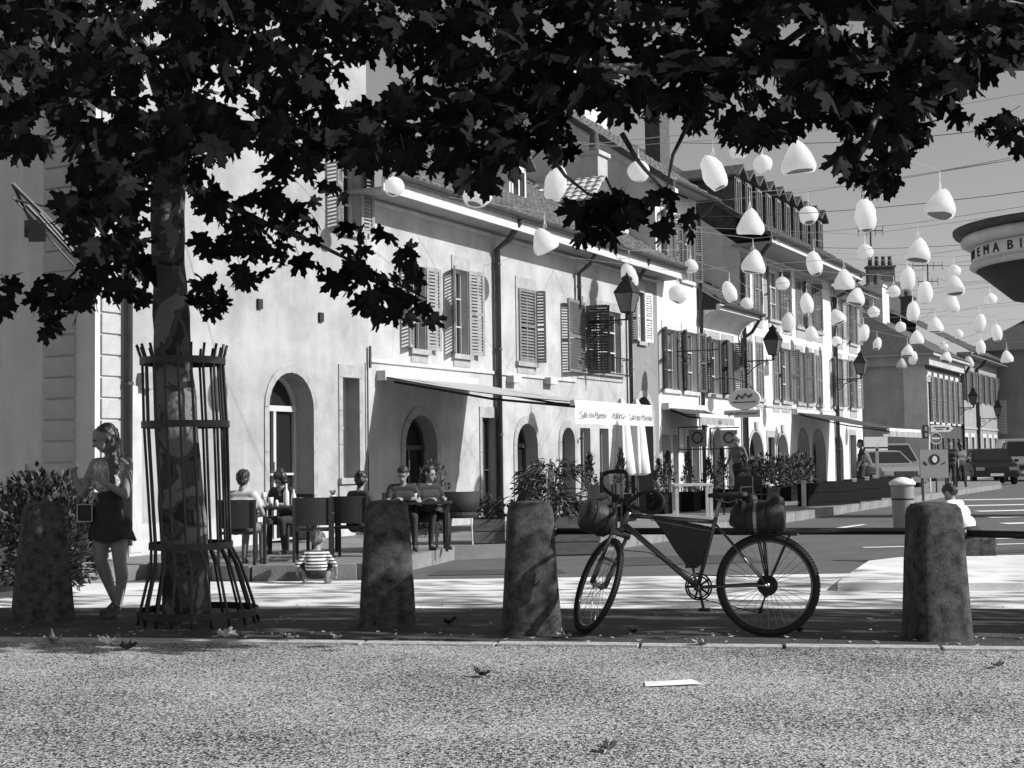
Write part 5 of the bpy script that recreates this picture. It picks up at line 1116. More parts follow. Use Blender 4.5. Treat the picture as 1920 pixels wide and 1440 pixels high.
def hand(pr,w,dirv,palm,s=1.0,curl=.5,m=0):
    """palm with four fingers and a thumb; dirv=pointing, palm=palm normal"""
    w=Vector(w); d=Vector(dirv).normalized(); pn=Vector(palm); pn=(pn-d*pn.dot(d)).normalized(); sd=d.cross(pn)
    for k in (-1,0,1): pr.append((w,w+d*.075*s+sd*.022*k*s,.016*s,.015*s,m))
    for i,(o,l) in enumerate(((-.033,.062),(-.011,.075),(.012,.072),(.033,.056))):
        a=w+d*.08*s+sd*o*s; b=a+(d*math.cos(curl)+pn*math.sin(curl))*l*.5*s; c=b+(d*math.cos(curl*2.2)+pn*math.sin(curl*2.2))*l*.5*s
        pr.append((a,b,.0095*s,.0085*s,m)); pr.append((b,c,.0085*s,.007*s,m))
    a=w+d*.02*s-sd*.02*s; b=a+(d*.7-sd*.6+pn*.3)*.045*s; pr.append((a,b,.012*s,.010*s,m)); pr.append((b,b+(d*.9+pn*.4)*.03*s,.010*s,.008*s,m))
def head(pr,c,fwd_,up_,s=1.0,m=0):
    c=Vector(c); f=Vector(fwd_).normalized(); u=Vector(up_); u=(u-f*u.dot(f)).normalized(); r=f.cross(u)
    P=lambda x,y,z: tuple(c+r*x*s+f*y*s+u*z*s)
    pr+= [(P(0,-.01,.03),P(0,.012,.035),.088*s,.084*s,m),(P(0,.03,-.03),P(0,.045,-.055),.062*s,.05*s,m),(P(0,.062,-.085),P(0,.06,-.09),.026*s,.026*s,m),(P(0,.09,.005),P(0,.112,-.028),.012*s,.016*s,m)]
    pr+= [(P(e*.083,-.005,0),P(e*.088,-.008,.025),.014*s,.015*s,m) for e in(-1,1)]
    pr+= [(P(-.03,.092,.032),P(.03,.092,.032),.010*s,.010*s,m),(P(-.02,.088,-.058),P(.02,.088,-.058),.009*s,.009*s,m)]
    return P
def eyes(parent,P,s=1.0):
    q=MB()
    for e in(-1,1): q.obox(P(e*.032,.093,.012),(.022*s,.012*s,.009*s))
    q.build('eye',M_ink,parent,kind='stuff') if False else [ (lambda b:(b.obox(P(e*.032,.095,.014),(.020*s,.014*s,.009*s)),b.build('eye',M_ink,parent)))(MB()) for e in (-1,1)]
# ---- standing woman
Yw=11.78; kW=S/Yw; gw=G(212,1157)
wm=thing('person','young woman with long hair and short dark skirt holding up a cigarette by the hedge','person',(gw.x,Yw,0.004)); o=Vector(wm.location)
def w_(px,py,y=0): p=V(px,py,Yw); return (p.x-o.x,y,p.z-o.z)
SK,CL,SHO,WH=0,1,2,3
pr=[]
hc=w_(196,822,0); fwdh=Vector((-.85,-.35,-.38)); uph=Vector((-.25,0,1))
PH=head(pr,hc,fwdh,uph,.95,SK)
pr+=[(w_(203,842,.02),w_(208,866,.02),.045,.05,SK),
 (w_(184,868,-.02),w_(232,868,.05),.048,.05,SK),(w_(192,880,-.02),w_(224,880,.05),.082,.084,WH),(w_(194,905,-.03),w_(214,905,.02),.085,.085,WH),
 (w_(200,930,0),w_(213,930,.02),.08,.08,CL),(w_(194,958,0),w_(216,958,.01),.095,.095,CL),(w_(190,985,0),w_(226,985,.01),.1,.1,CL),
 # near/right arm: shoulder, elbow, forearm across the chest to the bag strap
 (w_(236,868,.05),w_(241,905,-.02),.05,.042,SK),(w_(241,905,-.02),w_(239,928,-.06),.042,.036,SK),(w_(239,928,-.06),w_(212,908,-.16),.036,.028,SK),(w_(212,908,-.16),w_(196,896,-.19),.028,.021,SK),
 # other arm: elbow out to the left, hand raised with the cigarette
 (w_(180,870,-.03),w_(166,905,-.06),.046,.038,SK),(w_(166,905,-.06),w_(158,926,-.08),.038,.034,SK),(w_(158,926,-.08),w_(151,898,-.13),.033,.022,SK),
 # legs
 (w_(190,1000,0),w_(190,1050,-.02),.085,.058,SK),(w_(190,1050,-.02),w_(196,1078,.03),.056,.056,SK),(w_(196,1078,.03),w_(211,1132,.10),.053,.032,SK),
 (w_(222,1000,0),w_(227,1052,-.04),.085,.058,SK),(w_(227,1052,-.04),w_(230,1080,-.02),.056,.057,SK),(w_(230,1080,-.02),w_(223,1136,-.02),.054,.032,SK),
 (w_(211,1134,.10),w_(202,1145,.05),.035,.036,SHO),(w_(202,1147,.05),w_(193,1149,-.02),.034,.028,SHO),
 (w_(222,1138,-.02),w_(216,1150,-.08),.036,.038,SHO),(w_(217,1152,-.08),w_(206,1153,-.17),.036,.028,SHO)]
hand(pr,w_(196,896,-.19),(-.9,-.1,.35),(0,.3,-1),.95,.6,SK); hand(pr,w_(151,898,-.13),(-.25,-.1,.95),(.6,-.3,-.2),.95,.9,SK)
flesh('body',pr,[M_skin,M_dark,M_shoe,M_print],wm,.0085,3); eyes(wm,PH,.95)
# hair: crown and a long mane down the right side
hp=[(hc,w_(199,812,.01),.10,.098,0)]
hp=[(w_(199,812,.015),w_(202,822,.03),.092,.09,0),(w_(206,826,.05),w_(214,850,.05),.07,.06,0),(w_(208,838,.0),w_(217,880,-.02),.055,.045,0),(w_(217,870,.03),w_(222,915,.02),.05,.025,0),(w_(213,860,-.05),w_(216,905,-.08),.035,.018,0),(w_(204,806,0),w_(194,808,-.03),.06,.05,0)]
flesh('hair',hp,[M_hairl],wm,.009,3)
# skirt
q=MB(); n=36; vs=[]
for t_,(cxp,py,rx,ry) in enumerate([(208,935,.105,.10),(208,958,.125,.115),(208,985,.16,.14),(209,1000,.185,.155),(210,1012,.2,.165)]):
    for j in range(n):
        a=2*math.pi*j/n; f=1+.06*math.sin(a*7+t_*.3)*(t_/4.0); p=w_(cxp,py); vs.append((p[0]+rx*f*math.cos(a),p[1]+ry*f*math.sin(a),p[2]-.02*math.sin(a*3)*(t_>2)))
q.add(vs,[(i*n+j,i*n+(j+1)%n,(i+1)*n+(j+1)%n,(i+1)*n+j) for i in range(4) for j in range(n)]); q.build('skirt',M_dark,wm,True)
q=MB(); a=Vector(w_(176,966,-.12)); q.obox(Vector(w_(162,962,-.1)),(.15,.07,.17)); hb_=q.build('handbag_tmp',M_bag,None)
bpy.data.objects.remove(hb_)
bg_=thing('handbag','small dark shoulder bag at the standing woman hip','bag',V(161,962,Yw-.1)); 
q=MB(); q.obox((0,0,0),(.13,.06,.15)); x_=q.build('body',M_bag,bg_); x_.modifiers.new('b','BEVEL').width=.02
q=MB(); q.tube(smooth([(-.06,0,.07),(-.075,0,.11),(-.03,0,.17),(.05,0,.2),(.12,.02,.3),(.17,.05,.42)]),.008,6); q.build('strap',M_mid,bg_,True)
q=MB(); q.tube([(-.062,-.034,-.07),(.062,-.034,-.07),(.062,-.034,.072),(-.062,-.034,.072),(-.062,-.034,-.07)],.006,5); q.build('edge_trim',M_lightc,bg_)
cg=thing('cigarette','slim white cigarette in the raised hand of the standing woman','cigarette',V(147,877,Yw-.14)); q=MB(); q.tube([(.01,0,-.035),(-.012,0,.045)],.0055,8); q.build('paper',M_paper,cg)
# sunglasses on face
# ---- seated people
def seated(label,p,rz,top,legs,hair,hairkind='short',lean=.0,headturn=0,armz=.78,armreach=.34,nod=-.15,s=1.0,arms=True,s0=.85):
    t=thing('person',label,'person',p,rz); t.scale=(s0,s0,s0); pr=[]; L=lean
    S_=lambda x,y,z:(x*s,y*s,z*s)
    tb=(0,.0,.50); neck=(0,L*.9,1.0-abs(L)*.15)
    for e in(-1,1):
        pr+=[(S_(e*.09,.02,.50),S_(e*.12,.40,.52),.085*s,.062*s,1),(S_(e*.12,.40,.52),S_(e*.13,.36,.12),.06*s,.04*s,1),(S_(e*.13,.36,.09),S_(e*.13,.37,.05),.038*s,.036*s,2),(S_(e*.13,.36,.045),S_(e*.14,.50,.035),.038*s,.03*s,2)]
    pr+=[(S_(-.08,0,.54),S_(.08,0,.54),.105*s,.105*s,1),(S_(-.06,L*.3,.68),S_(.06,L*.3,.68),.115*s,.115*s,0),(S_(-.09,L*.62,.82),S_(.09,L*.62,.82),.12*s,.12*s,0),(S_(-.155,L*.85,.945),S_(.155,L*.85,.945),.068*s,.068*s,0),
         (S_(0,neck[1],neck[2]-.04),S_(0,neck[1]+.02,neck[2]+.07),.052*s,.05*s,3)]
    hd=(neck[0],neck[1]+.03,neck[2]+.15); f=(math.sin(headturn),math.cos(headturn),nod)
    P=head(pr,S_(*hd),f,(0,-nod*.3,1),s,3)
    for e in(-1,1):
        sh=(e*.185,L*.85,.935); el=(e*.25,L*.6+.10,.70); wr=(e*.12,armreach,armz)
        pr+=[(S_(*sh),S_(*[(a+b)/2 for a,b in zip(sh,el)]),.052*s,.05*s,0),(S_(*[(a+b)/2 for a,b in zip(sh,el)]),S_(*el),.042*s,.036*s,3),(S_(*el),S_(*wr),.036*s,.024*s,3)]
        hand(pr,Vector(S_(*wr)),(-e*.35,.9,.05),(0,0,-1),.9*s,.5,3)
    flesh('body',pr,[top,legs,M_shoe,M_skin],t,.013*max(s,.6),3); eyes(t,P,s)
    hp=[(P(0,-.02,.055),P(0,.0,.062),.094*s,.09*s,0),(P(0,-.045,.01),P(0,-.05,.0),.08*s,.075*s,0)]
    if hairkind=='bun': hp+=[(P(0,-.10,.09),P(0,-.12,.1),.05*s,.045*s,0),(P(0,-.05,-.05),P(0,-.05,-.06),.05*s,.04*s,0)]
    if hairkind=='curly': hp+=[(P(e*.06,-.03,z),P(e*.07,0,z-.03),.05*s,.05*s,0) for e in(-1,1) for z in(.08,.02)]+[(P(0,.03,.10),P(0,-.06,.11),.055*s,.06*s,0)]
    if hairkind=='long': hp+=[(P(0,-.07,0),P(0,-.08,-.16),.075*s,.05*s,0)]
    flesh('hair',hp,[hair],t,.012*max(s,.6),2); return t
ZT=.157
def gt(px,py): g=G(px,py,ZT); return Vector((g.x,g.y,ZT))
# ---- terrace chairs and tables
CH0=[]
def chair(label,p,rz,kind='mesh'):
    t=thing('terrace_chair',label,'chair',p,rz,'dark terrace chairs'); t.scale=(.88,.88,.84); w2=.235
    for x in(-w2,w2):
        for y in (-.2,.22): 
            q=MB(); q.box(x-.018,x+.018,y-.018,y+.018,0,.64 if y>0 else .88); q.build('leg',M_wicker,t)
        q=MB(); q.box(x-.024,x+.024,-.18,.245,.641,.665); q.build('armrest',M_wicker,t)
    q=MB(); q.box(-w2+.02,w2-.02,-.20,.22,.42,.455); q.build('seat',M_wicker,t)
    q=MB(); n=8; vs=[]
    for i in range(n+1):
        x=-w2+.018+(2*w2-.036)*i/n
        for z in (.50,.88): vs+= [(x,-.2-.03*math.sin(math.pi*i/n),z),(x,-.185-.03*math.sin(math.pi*i/n),z)]
    q.add(vs,[(4*i,4*i+4,4*i+6,4*i+2) for i in range(n)]+[(4*i+1,4*i+3,4*i+7,4*i+5) for i in range(n)]+[(4*i+2,4*i+6,4*i+7,4*i+3) for i in range(n)]); q.build('backrest',M_wicker,t)
    return t
c1=gt(453,1060); chair('dark terrace chair of the man in the pale polo shirt',c1,-.12)
c2=gt(588,1052); chair('empty dark terrace chair between the two tables, beside the toddler',c2,.05)
c3=gt(662,1046); chair('dark terrace chair under the woman with her hair in a bun',(c3.x,c3.y,ZT),-.1)
c4=gt(520,1046); chair('dark terrace chair across the left table under the bowed guest',(c4.x,c4.y+1.1,ZT),math.pi-.5)
c5=gt(748,1040); chair('dark terrace chair under the bearded guest behind the stone bollard',(c5.x-.05,c5.y+.75,ZT),math.pi+.1); c6=gt(790,1036); chair('dark terrace chair under the guest at the right of the couple',(c6.x+.02,c6.y+.7,ZT),math.pi+.4)
c7=gt(865,1020); 
t=thing('armchair','dark rounded armchair with pale metal legs beside the plank planter','armchair',c7,math.pi-.2)
q=MB(); n=16; vs=[]
for i in range(n+1):
    a=math.pi*(1.0+i/n)+math.pi; x,y=.27*math.cos(a),.25*math.sin(a)
    for z,r in ((.38,.92),(.72,1.03)): vs+=[(x*r,y*r,z),(x*r*.92,y*r*.92,z)]
q.add(vs,[(4*i,4*i+4,4*i+6,4*i+2) for i in range(n)]+[(4*i+1,4*i+3,4*i+7,4*i+5) for i in range(n)]+[(4*i+2,4*i+6,4*i+7,4*i+3) for i in range(n)]+[(4*i,4*i+1,4*i+5,4*i+4) for i in range(n)]); q.build('shell',M_wicker,t,True)
q=MB(); q.lathe([(.25,.36),(.26,.40),(.25,.44)],(0,0,0),20); q.build('seat',M_wicker,t)
for x in(-.2,.2):
    for y in(-.17,.17): q=MB(); q.tube([(x,y,0),(x*.9,y*.9,.38)],.012,6); q.build('leg',M_lightc,t)
def table(label,p,rz,L=.7,W_=.7,m=M_wicker,h=.74):
    t=thing('terrace_table',label,'table',p,rz,'terrace tables'); t.scale=(1,1,.84); q=MB(); q.box(-L/2,L/2,-W_/2,W_/2,h-.03,h); q.build('tabletop',m,t)
    for x in(-L/2+.05,L/2-.05):
        for y in(-W_/2+.05,W_/2-.05): q=MB(); q.box(x-.018,x+.018,y-.018,y+.018,0,h-.031); q.build('leg',M_wicker,t)
    return t
t1=gt(525,1050); T1=Vector((t1.x,t1.y+.45,ZT)); table('left terrace table crowded with bottles and glasses',T1,.0,.72,.7,M_wicker)
t2=gt(668,1042); T2=Vector((t2.x+.05,t2.y+.55,ZT)); table('middle terrace table holding a small candle jar',T2,.0,.9,.7)
t3=gt(765,1034); T3=Vector((t3.x,t3.y+.15,ZT)); table('terrace table of the couple behind the stone bollard',T3,.0,1.1,.6)
def glass_item(name,label,cat,p,prof,m): t=thing(name,label,cat,p); q=MB(); q.lathe(prof,(0,0,0),12); q.build('body',m,t,True); return t
zt=ZT+.742*.84
M_glw=mat('clear_glass',.6,.1); M_btl=mat('bottle_glass',.03,.1)
glass_item('bottle','tallest bottle in the middle of the left terrace table','bottle',(T1.x+.02,T1.y-.1,zt),[(.033,0),(.035,.02),(.035,.16),(.014,.21),(.013,.27)],M_glw)
glass_item('bottle','shorter bottle right of the tallest one on the left terrace table','bottle',(T1.x+.1,T1.y-.05,zt),[(.03,0),(.032,.02),(.03,.12),(.012,.17),(.012,.2)],M_glw)
glass_item('glass','wine glass at the left end of the left terrace table','glass',(T1.x-.25,T1.y-.12,zt),[(.03,0),(.005,.01),(.005,.07),(.035,.11),(.03,.17)],M_glw)
glass_item('glass','tumbler beside the wine glass on the left terrace table','glass',(T1.x-.15,T1.y-.2,zt),[(.028,0),(.033,.11)],M_glw)
glass_item('glass','tumbler at the right side of the left terrace table','glass',(T1.x+.2,T1.y-.2,zt),[(.028,0),(.033,.10)],M_glw)
glass_item('salt_shaker','small white shaker on the left terrace table','shaker',(T1.x-.07,T1.y-.25,zt),[(.02,0),(.022,.05),(.01,.08)],M_paper)
cj=glass_item('candle_jar','small candle jar with a tuft of green at the left of the middle table','jar',(T2.x-.38,T2.y-.2,zt),[(.035,0),(.045,.04),(.04,.11)],M_glw); q=MB()
for k in range(9): a=k*.7; q.tube([(0,0,.08),(.04*math.cos(a),.04*math.sin(a),.17)],.004,4)
q.build('sprig',M_shrub,cj)
glass_item('glass','glass in front of the couple behind the stone bollard','glass',(T3.x+.1,T3.y-.1,zt),[(.028,0),(.033,.11)],M_glw)
q=MB(); 
pl_=thing('menu_card','folded white card lying on the middle terrace table','card',(T2.x+.1,T2.y-.3,zt)); q.box(-.16,.16,-.06,.06,0,.012); q.build('card',M_paper,pl_)
seated('man with short dark hair in a pale polo shirt, back turned, at the left table',(c1.x,c1.y-.0,ZT-.02),-.25,M_lightc,M_mid,M_hair,'short',.03,-.25,.70,.30,-.05)
seated('guest with dark curly hair bowing over the left terrace table',(c4.x,c4.y+1.02,ZT-.02),math.pi-.45,M_dark,M_dark,M_hair,'curly',.26,.2,.76,.42,-.6)
seated('woman with her hair in a bun seen from behind at the middle table',(c3.x+.05,c3.y+.02,ZT-.06),-.7,M_dark,M_dark,M_hair,'bun',.05,-.6,.74,.34,-.1)
seated('bearded guest in a dark T-shirt behind the stone bollard',(c5.x-.02,c5.y+.7,ZT),math.pi+.25,M_dark,M_dark,M_hair,'short',.12,.3,.80,.38,-.3)
seated('dark clad guest turned away at the right of the couple',(c6.x+.02,c6.y+.62,ZT),math.pi+.6,M_dark,M_dark,M_hair,'long',.08,-.6,.78,.34,-.1)
# ---- toddler squatting in a striped shirt
gk=G(606,1086); td=thing('person','toddler in a striped shirt squatting at the kerb with its back to us','person',(gk.x,14.78,.0)); td.scale=(1.1,1.1,1.05); pr=[]
for e in(-1,1): pr+=[(( e*.05,0,.11),(e*.13,.07,.17),.048,.04,1),((e*.13,.07,.17),(e*.105,-.02,.05),.034,.024,2),((e*.105,-.03,.025),(e*.13,.06,.022),.026,.02,2),((e*.10,.03,.30),(e*.185,.0,.19),.03,.025,0),((e*.185,.0,.19),(e*.19,.05,.09),.022,.017,2)]; hand(pr,Vector((e*.19,.05,.09)),(0,.4,-.9),(-e,0,0),.5,.5,2)
pr+=[((-.04,0,.11),(.04,0,.11),.066,.066,1),((-.03,.0,.19),(.03,.0,.19),.082,.082,0),((-.06,.04,.28),(.06,.04,.28),.06,.06,0),((0,.06,.33),(0,.08,.37),.035,.034,2)]
P=head(pr,(0,.09,.43),(.15,.85,-.5),(0,.4,1),.78,2)
M_str=bpy.data.materials.new('striped_jersey'); M_str.use_nodes=True; n_=M_str.node_tree; b=n_.nodes['Principled BSDF']; b.inputs['Roughness'].default_value=.9; tc=n_.nodes.new('ShaderNodeTexCoord'); wv=n_.nodes.new('ShaderNodeTexWave'); wv.bands_direction='Z'; wv.inputs['Scale'].default_value=9.5; cr=n_.nodes.new('ShaderNodeValToRGB'); cr.color_ramp.interpolation='CONSTANT'; cr.color_ramp.elements[0].color=(.05,.05,.05,1); cr.color_ramp.elements[1].position=.45; cr.color_ramp.elements[1].color=(.75,.75,.75,1)
n_.links.new(tc.outputs['Object'],wv.inputs['Vector']); n_.links.new(wv.outputs[0],cr.inputs[0]); n_.links.new(cr.outputs[0],b.inputs['Base Color'])
flesh('body',pr,[M_str,M_dark,M_skin],td,.008,2); flesh('hair',[(P(0,-.02,.05),P(0,0,.06),.074,.07,0),(P(0,-.05,0),P(0,-.05,-.02),.062,.055,0)],[M_hairl],td,.009,2)
# ---- man in white shirt sitting bowed beyond the last bollard
gm=V(1812,1010,16.6); sb=thing('stone_block','low dark stone block the man in white sits on','block',(gm.x,16.6,0)); q=MB(); q.box(-.3,.3,-.22,.22,0,.30); x_=q.build('block',M_boll,sb); x_.modifiers.new('b','BEVEL').width=.03
seated('man in a white T-shirt sitting bowed behind the rightmost bollard',(gm.x+.03,16.5,-.12),.75,M_whitec,M_dark,M_hair,'short',.30,.2,.55,.42,-.9)
# ---- walkers
def walker(label,p,rz,top,legs,hair,s=1.0,stride=.16,long=False):
    t=thing('person',label,'person',p,rz); pr=[]; S_=lambda x,y,z:(x*s,y*s,z*s)
    for e,st in((-1,stride),(1,-stride)): pr+=[(S_(e*.09,0,.88),S_(e*.10,st*.6+.03,.50),.085*s,.058*s,1),(S_(e*.10,st*.6+.03,.50),S_(e*.10,st-.02,.10),.056*s,.036*s,1),(S_(e*.10,st,.05),S_(e*.11,st+.14,.035),.038*s,.03*s,2),
          (S_(e*.19,0,1.40),S_(e*.24,-st*.5,1.14),.05*s,.04*s,0),(S_(e*.24,-st*.5,1.14),S_(e*.25,-st*.6+.12,.92),.036*s,.024*s,3)]; hand(pr,Vector(S_(e*.25,-st*.6+.12,.92)),(0,.3,-.9),(-e,0,0),.9*s,.5,3)
    pr+=[(S_(-.07,0,.94),S_(.07,0,.94),.115*s,.115*s,1),(S_(-.07,0,1.12),S_(.07,0,1.12),.11*s,.11*s,0),(S_(-.1,0,1.28),S_(.1,0,1.28),.115*s,.115*s,0),(S_(-.15,0,1.40),S_(.15,0,1.40),.07*s,.07*s,0),(S_(0,0,1.44),S_(0,.02,1.53),.052*s,.05*s,3)]
    P=head(pr,S_(0,.03,1.62),(0,1,-.05),(0,0,1),s,3); flesh('body',pr,[top,legs,M_shoe,M_skin],t,.016*s,3)
    flesh('hair',[(P(0,-.02,.055),P(0,0,.062),.094*s,.09*s,0),(P(0,-.045,.01),P(0,-.06,-.02-.12*long),.08*s,.06*s,0)],[hair],t,.015*s,2); return t
x_=V(1385,900,33.6).x; walker('person in mid grey walking past the low house with white hair',(x_,33.6,.157),2.2,M_mid,M_dark,M_whitec,.95)
x_=V(1617,900,41).x; walker('dark clad person standing by the parked light car near the awning end',(x_,41,0.0),1.2,M_dark,M_dark,M_hair,1.0,.03)
x_=V(1783,900,45).x; walker('dark clad walker right beside the emblem board',(x_,45,0),2.9,M_dark,M_dark,M_hair,1.0)
x_=V(1802,900,47).x; walker('walker in grey between the emblem board and the dark car',(x_,47,0),.2,M_mid,M_dark,M_hair,.97,long=True)
# ================================================================== VEHICLES
def car(label,p,rz,m,L=4.2,W_=1.75,Hc=1.45,van=False,cat='car',name='parked_car'):
    t=thing(name,label,cat,p,rz); h=W_/2
    side=[(-L/2,.35),(-L/2+.02,.7),(-L/2+.25,.86),(-L/2+1.0,.95),(L/2-.15,.98),(L/2-.02,.8),(L/2,.35)]
    if van: side=[(-L/2,.35),(-L/2+.02,.8),(-L/2+.2,1.0),(-L/2+.7,1.08),(L/2-.02,1.1),(L/2,.35)]
    q=MB(); N_=len(side); ys=[(-h+.06,.0),(-h,.04),(h,.04),(h-.06,0)]
    vs=[]
    for y,ins in ((-h,1),(-h*.93,0),(h*.93,0),(h,1)):
        for x,z in side: vs.append((x*(1-.03*ins),y,z-.05*ins if z>.5 else z))
    q.add(vs,[(i*N_+j,i*N_+(j+1)%N_,(i+1)*N_+(j+1)%N_,(i+1)*N_+j) for i in range(3) for j in range(N_)]+[tuple(range(N_)),tuple(range(4*N_-1,3*N_-1,-1))]); q.build('body',m,t)
    zb=.95 if not van else 1.06; cab=[(-L/2+.95,zb),(-L/2+1.65,Hc-.03),(-L/2+2.1,Hc),(L/2-.75,Hc-.02),(L/2-.22,zb+.02)]
    if van: cab=[(-L/2+.65,zb),(-L/2+1.1,Hc-.08),(-L/2+1.5,Hc),(L/2-.12,Hc),(L/2-.05,zb)]
    q=MB(); N_=len(cab); vs=[(x,y*(1 if z<zb+.1 else .8),z) for y in(-h*.93,h*.93) for x,z in cab]
    q.add(vs,[tuple(range(N_)),tuple(range(2*N_-1,N_-1,-1))]+[(i,i+N_,(i+1)%N_+N_,(i+1)%N_) for i in range(N_)]); q.build('cabin',m,t)
    q=MB(); a,b=cab[0],cab[1]; f=lambda u,y:(a[0]+(b[0]-a[0])*u-.012,y*(1-.2*u),a[1]+(b[1]-a[1])*u+.01); q.quad(f(.1,-h*.84),f(.1,h*.84),f(.92,h*.84),f(.92,-h*.84)); q.build('windscreen',M_glass,t)
    for e in(-1,1):
        q=MB(); P=[(cab[0][0]+.25,zb+.05),(cab[1][0]+.08,Hc-.1),(cab[3][0]-.05,Hc-.1),(cab[4][0]-.2,zb+.06)]; g=lambda x,z:(x,e*(h*.93*(1-.2*(z-zb)/(Hc-zb))+.008),z); q.add([g(*p_) for p_ in P],[(0,1,2,3)]); q.build('side_window',M_glass,t)
        q=MB(); q.obox((-L/2+.0,e*h*.72,.66),(.08,.34,.14)); q.build('headlight',M_alu,t)
        q=MB(); q.obox((-L/2+1.15,e*(h+.08),.98),(.12,.16,.12)); q.build('wing_mirror',m,t)
        for x in(-L/2+.8,L/2-.8):
            q=MB(); q.lathe([(.2,-.1),(.31,-.1),(.33,-.06),(.33,.06),(.31,.1),(.2,.1)],(x,e*(h-.1),.33),20,R=Matrix.Rotation(math.pi/2,3,'X')); wh=q.build('wheel',M_rubber,t,True); q=MB(); q.lathe([(.2,0),(.2,.006)],(x,e*(h+.005),.33),14,R=Matrix.Rotation(math.pi/2,3,'X')); q.build('rim',M_alu,wh)
    q=MB(); q.box(-L/2-.03,-L/2+.03,-h*.42,h*.42,.55,.72); q.build('grille',M_ink,t); q=MB(); q.box(-L/2-.05,-L/2+.02,-h*.96,h*.96,.32,.48); q.build('bumper',m,t)
    q=MB(); q.box(-L/2-.06,-L/2-.045,-.26,.26,.36,.47); q.build('number_plate',M_sign,t); return t
x_=V(1853,900,58).x; car('dark car facing us in the street at the right edge',(x_,58,.0),math.radians(80),M_car,4.3,1.8,1.5)
x_=V(1912,900,64).x; car('pale van parked behind the dark car at the right edge',(x_,64,0),math.radians(78),M_carl,4.6,1.9,1.95,True,'van','parked_van')
x_=V(1650,900,49).x; car('light car parked at the end of the wide dark awning',(x_,49,0),math.radians(100),M_carl,4.0,1.7,1.45)
x_=V(1668,900,55).x; car('taller light car behind the low light car at the side street',(x_,55,0),math.radians(95),M_carl,4.2,1.8,1.75)
# ================================================================== STREET OBJECTS
gb=G(1694,991); t=thing('litter_bin','grey tapered litter bin with a pale conical lid at the kerb','litter bin',gb)
q=MB(); q.lathe([(.165,0),(.17,.02),(.20,.74),(.205,.76)],(0,0,0),24); q.build('body',M_bin,t,True); q=MB(); q.lathe([(.225,.76),(.23,.80),(.20,.835),(.10,.885),(.03,.90)],(0,0,0),24); q.build('lid',M_sign,t,True)
q=MB(); q.lathe([(.19,.5),(.195,.53)],(0,0,0),24,cap=False); q.build('band',M_iron,t)
# emblem board
Y=38; p=V(1752,905,Y); t=thing('emblem_board','square grey advertising board with a round dark portrait emblem','sign',(p.x,Y,0)); k=Y/S; zc=V(1752,870,Y).z
q=MB(); q.box(-.39,.39,-.04,.04,zc-.39,zc+.40); q.build('board',M_signg,t)
q=MB(); q.lathe([(.145,.006),(.145,0)],(0.01,-.046,zc+.13),24,R=Matrix.Rotation(math.pi/2,3,'X')); q.build('emblem_disc',M_ink,t); q=MB(); q.lathe([(.07,.006),(.07,0)],(0.01,-.054,zc+.13),16,R=Matrix.Rotation(math.pi/2,3,'X'),sy=1.35); q.build('emblem_face',M_signg if False else M_sign,t)
q=MB(); q.obox((-.25,-.046,zc+.02),(.13,.008,.05),Matrix.Rotation(.7,3,'Y')); q.build('leaf_mark',M_ink,t); q=MB(); q.obox((.26,-.046,zc+.02),(.1,.008,.03),Matrix.Rotation(-.4,3,'Y')); q.build('leaf_mark',M_ink,t)
for x in(-.33,.33): q=MB(); q.box(x-.03,x+.03,-.03,.03,0,zc-.391); q.build('leg',M_zinc,t)
# direction post
Y=41; p=V(1744,905,Y); z_=lambda py:V(1744,py,Y).z; t=thing('direction_post','thin white post with a white arrow board pointing right','signpost',(p.x,Y,0))
q=MB(); q.tube([(0,0,0),(0,0,z_(702))],.028,8); q.build('post',M_sign,t)
q=MB(); a,b=z_(810),z_(797); q.prism([(.06,a),(.62,a),(.74,(a+b)/2),(.62,b),(.06,b)],lambda x,z:(x,-.05,z),lambda x,z:(x,-.03,z)); q.build('arrow_board',M_sign,t)
q=MB(); q.box(.14,.5,-.056,-.052,a+.115,a+.145); q.box(.22,.42,-.056,-.052,a+.06,a+.085); q.build('lettering',M_ink,t); q=MB(); q.box(.53,.60,-.056,-.052,a+.06,a+.14); q.build('arrow_mark',M_ink,t)
q=MB(); q.box(-.17,-.02,-.06,.06,z_(822),z_(797)); q.build('square_plate',M_ink,t); q=MB(); q.box(-.135,-.055,-.066,-.061,z_(819),z_(812)); q.build('pictogram',M_signg,t); q=MB(); q.box(-.135,-.055,-.066,-.061,z_(808),z_(800)); q.build('pictogram',M_signg,t)
q=MB(); q.box(-.02,.1,-.04,.04,z_(716),z_(706)); q.build('camera_head',M_sign,t)
x_=V(1756,905,40.5); t=thing('no_entry_sign','round dark no entry sign with a white bar under the arrow board','sign',(x_.x,40.5,0)); zc=V(1756,822,40.5).z
q=MB(); q.lathe([(.165,0),(.165,.015)],(0,-.04,zc),24,R=Matrix.Rotation(math.pi/2,3,'X')); q.build('disc',M_mid,t); q=MB(); q.box(-.12,.12,-.065,-.058,zc-.025,zc+.025); q.build('bar',M_sign,t); q=MB(); q.tube([(.165*math.cos(a*.2618),-.06,zc+.165*math.sin(a*.2618)) for a in range(24)],.012,5,closed=True); q.build('rim',M_sign,t); q=MB(); q.tube([(0,0,0),(0,0,zc+.2)],.025,8); q.build('post',M_zinc,t)
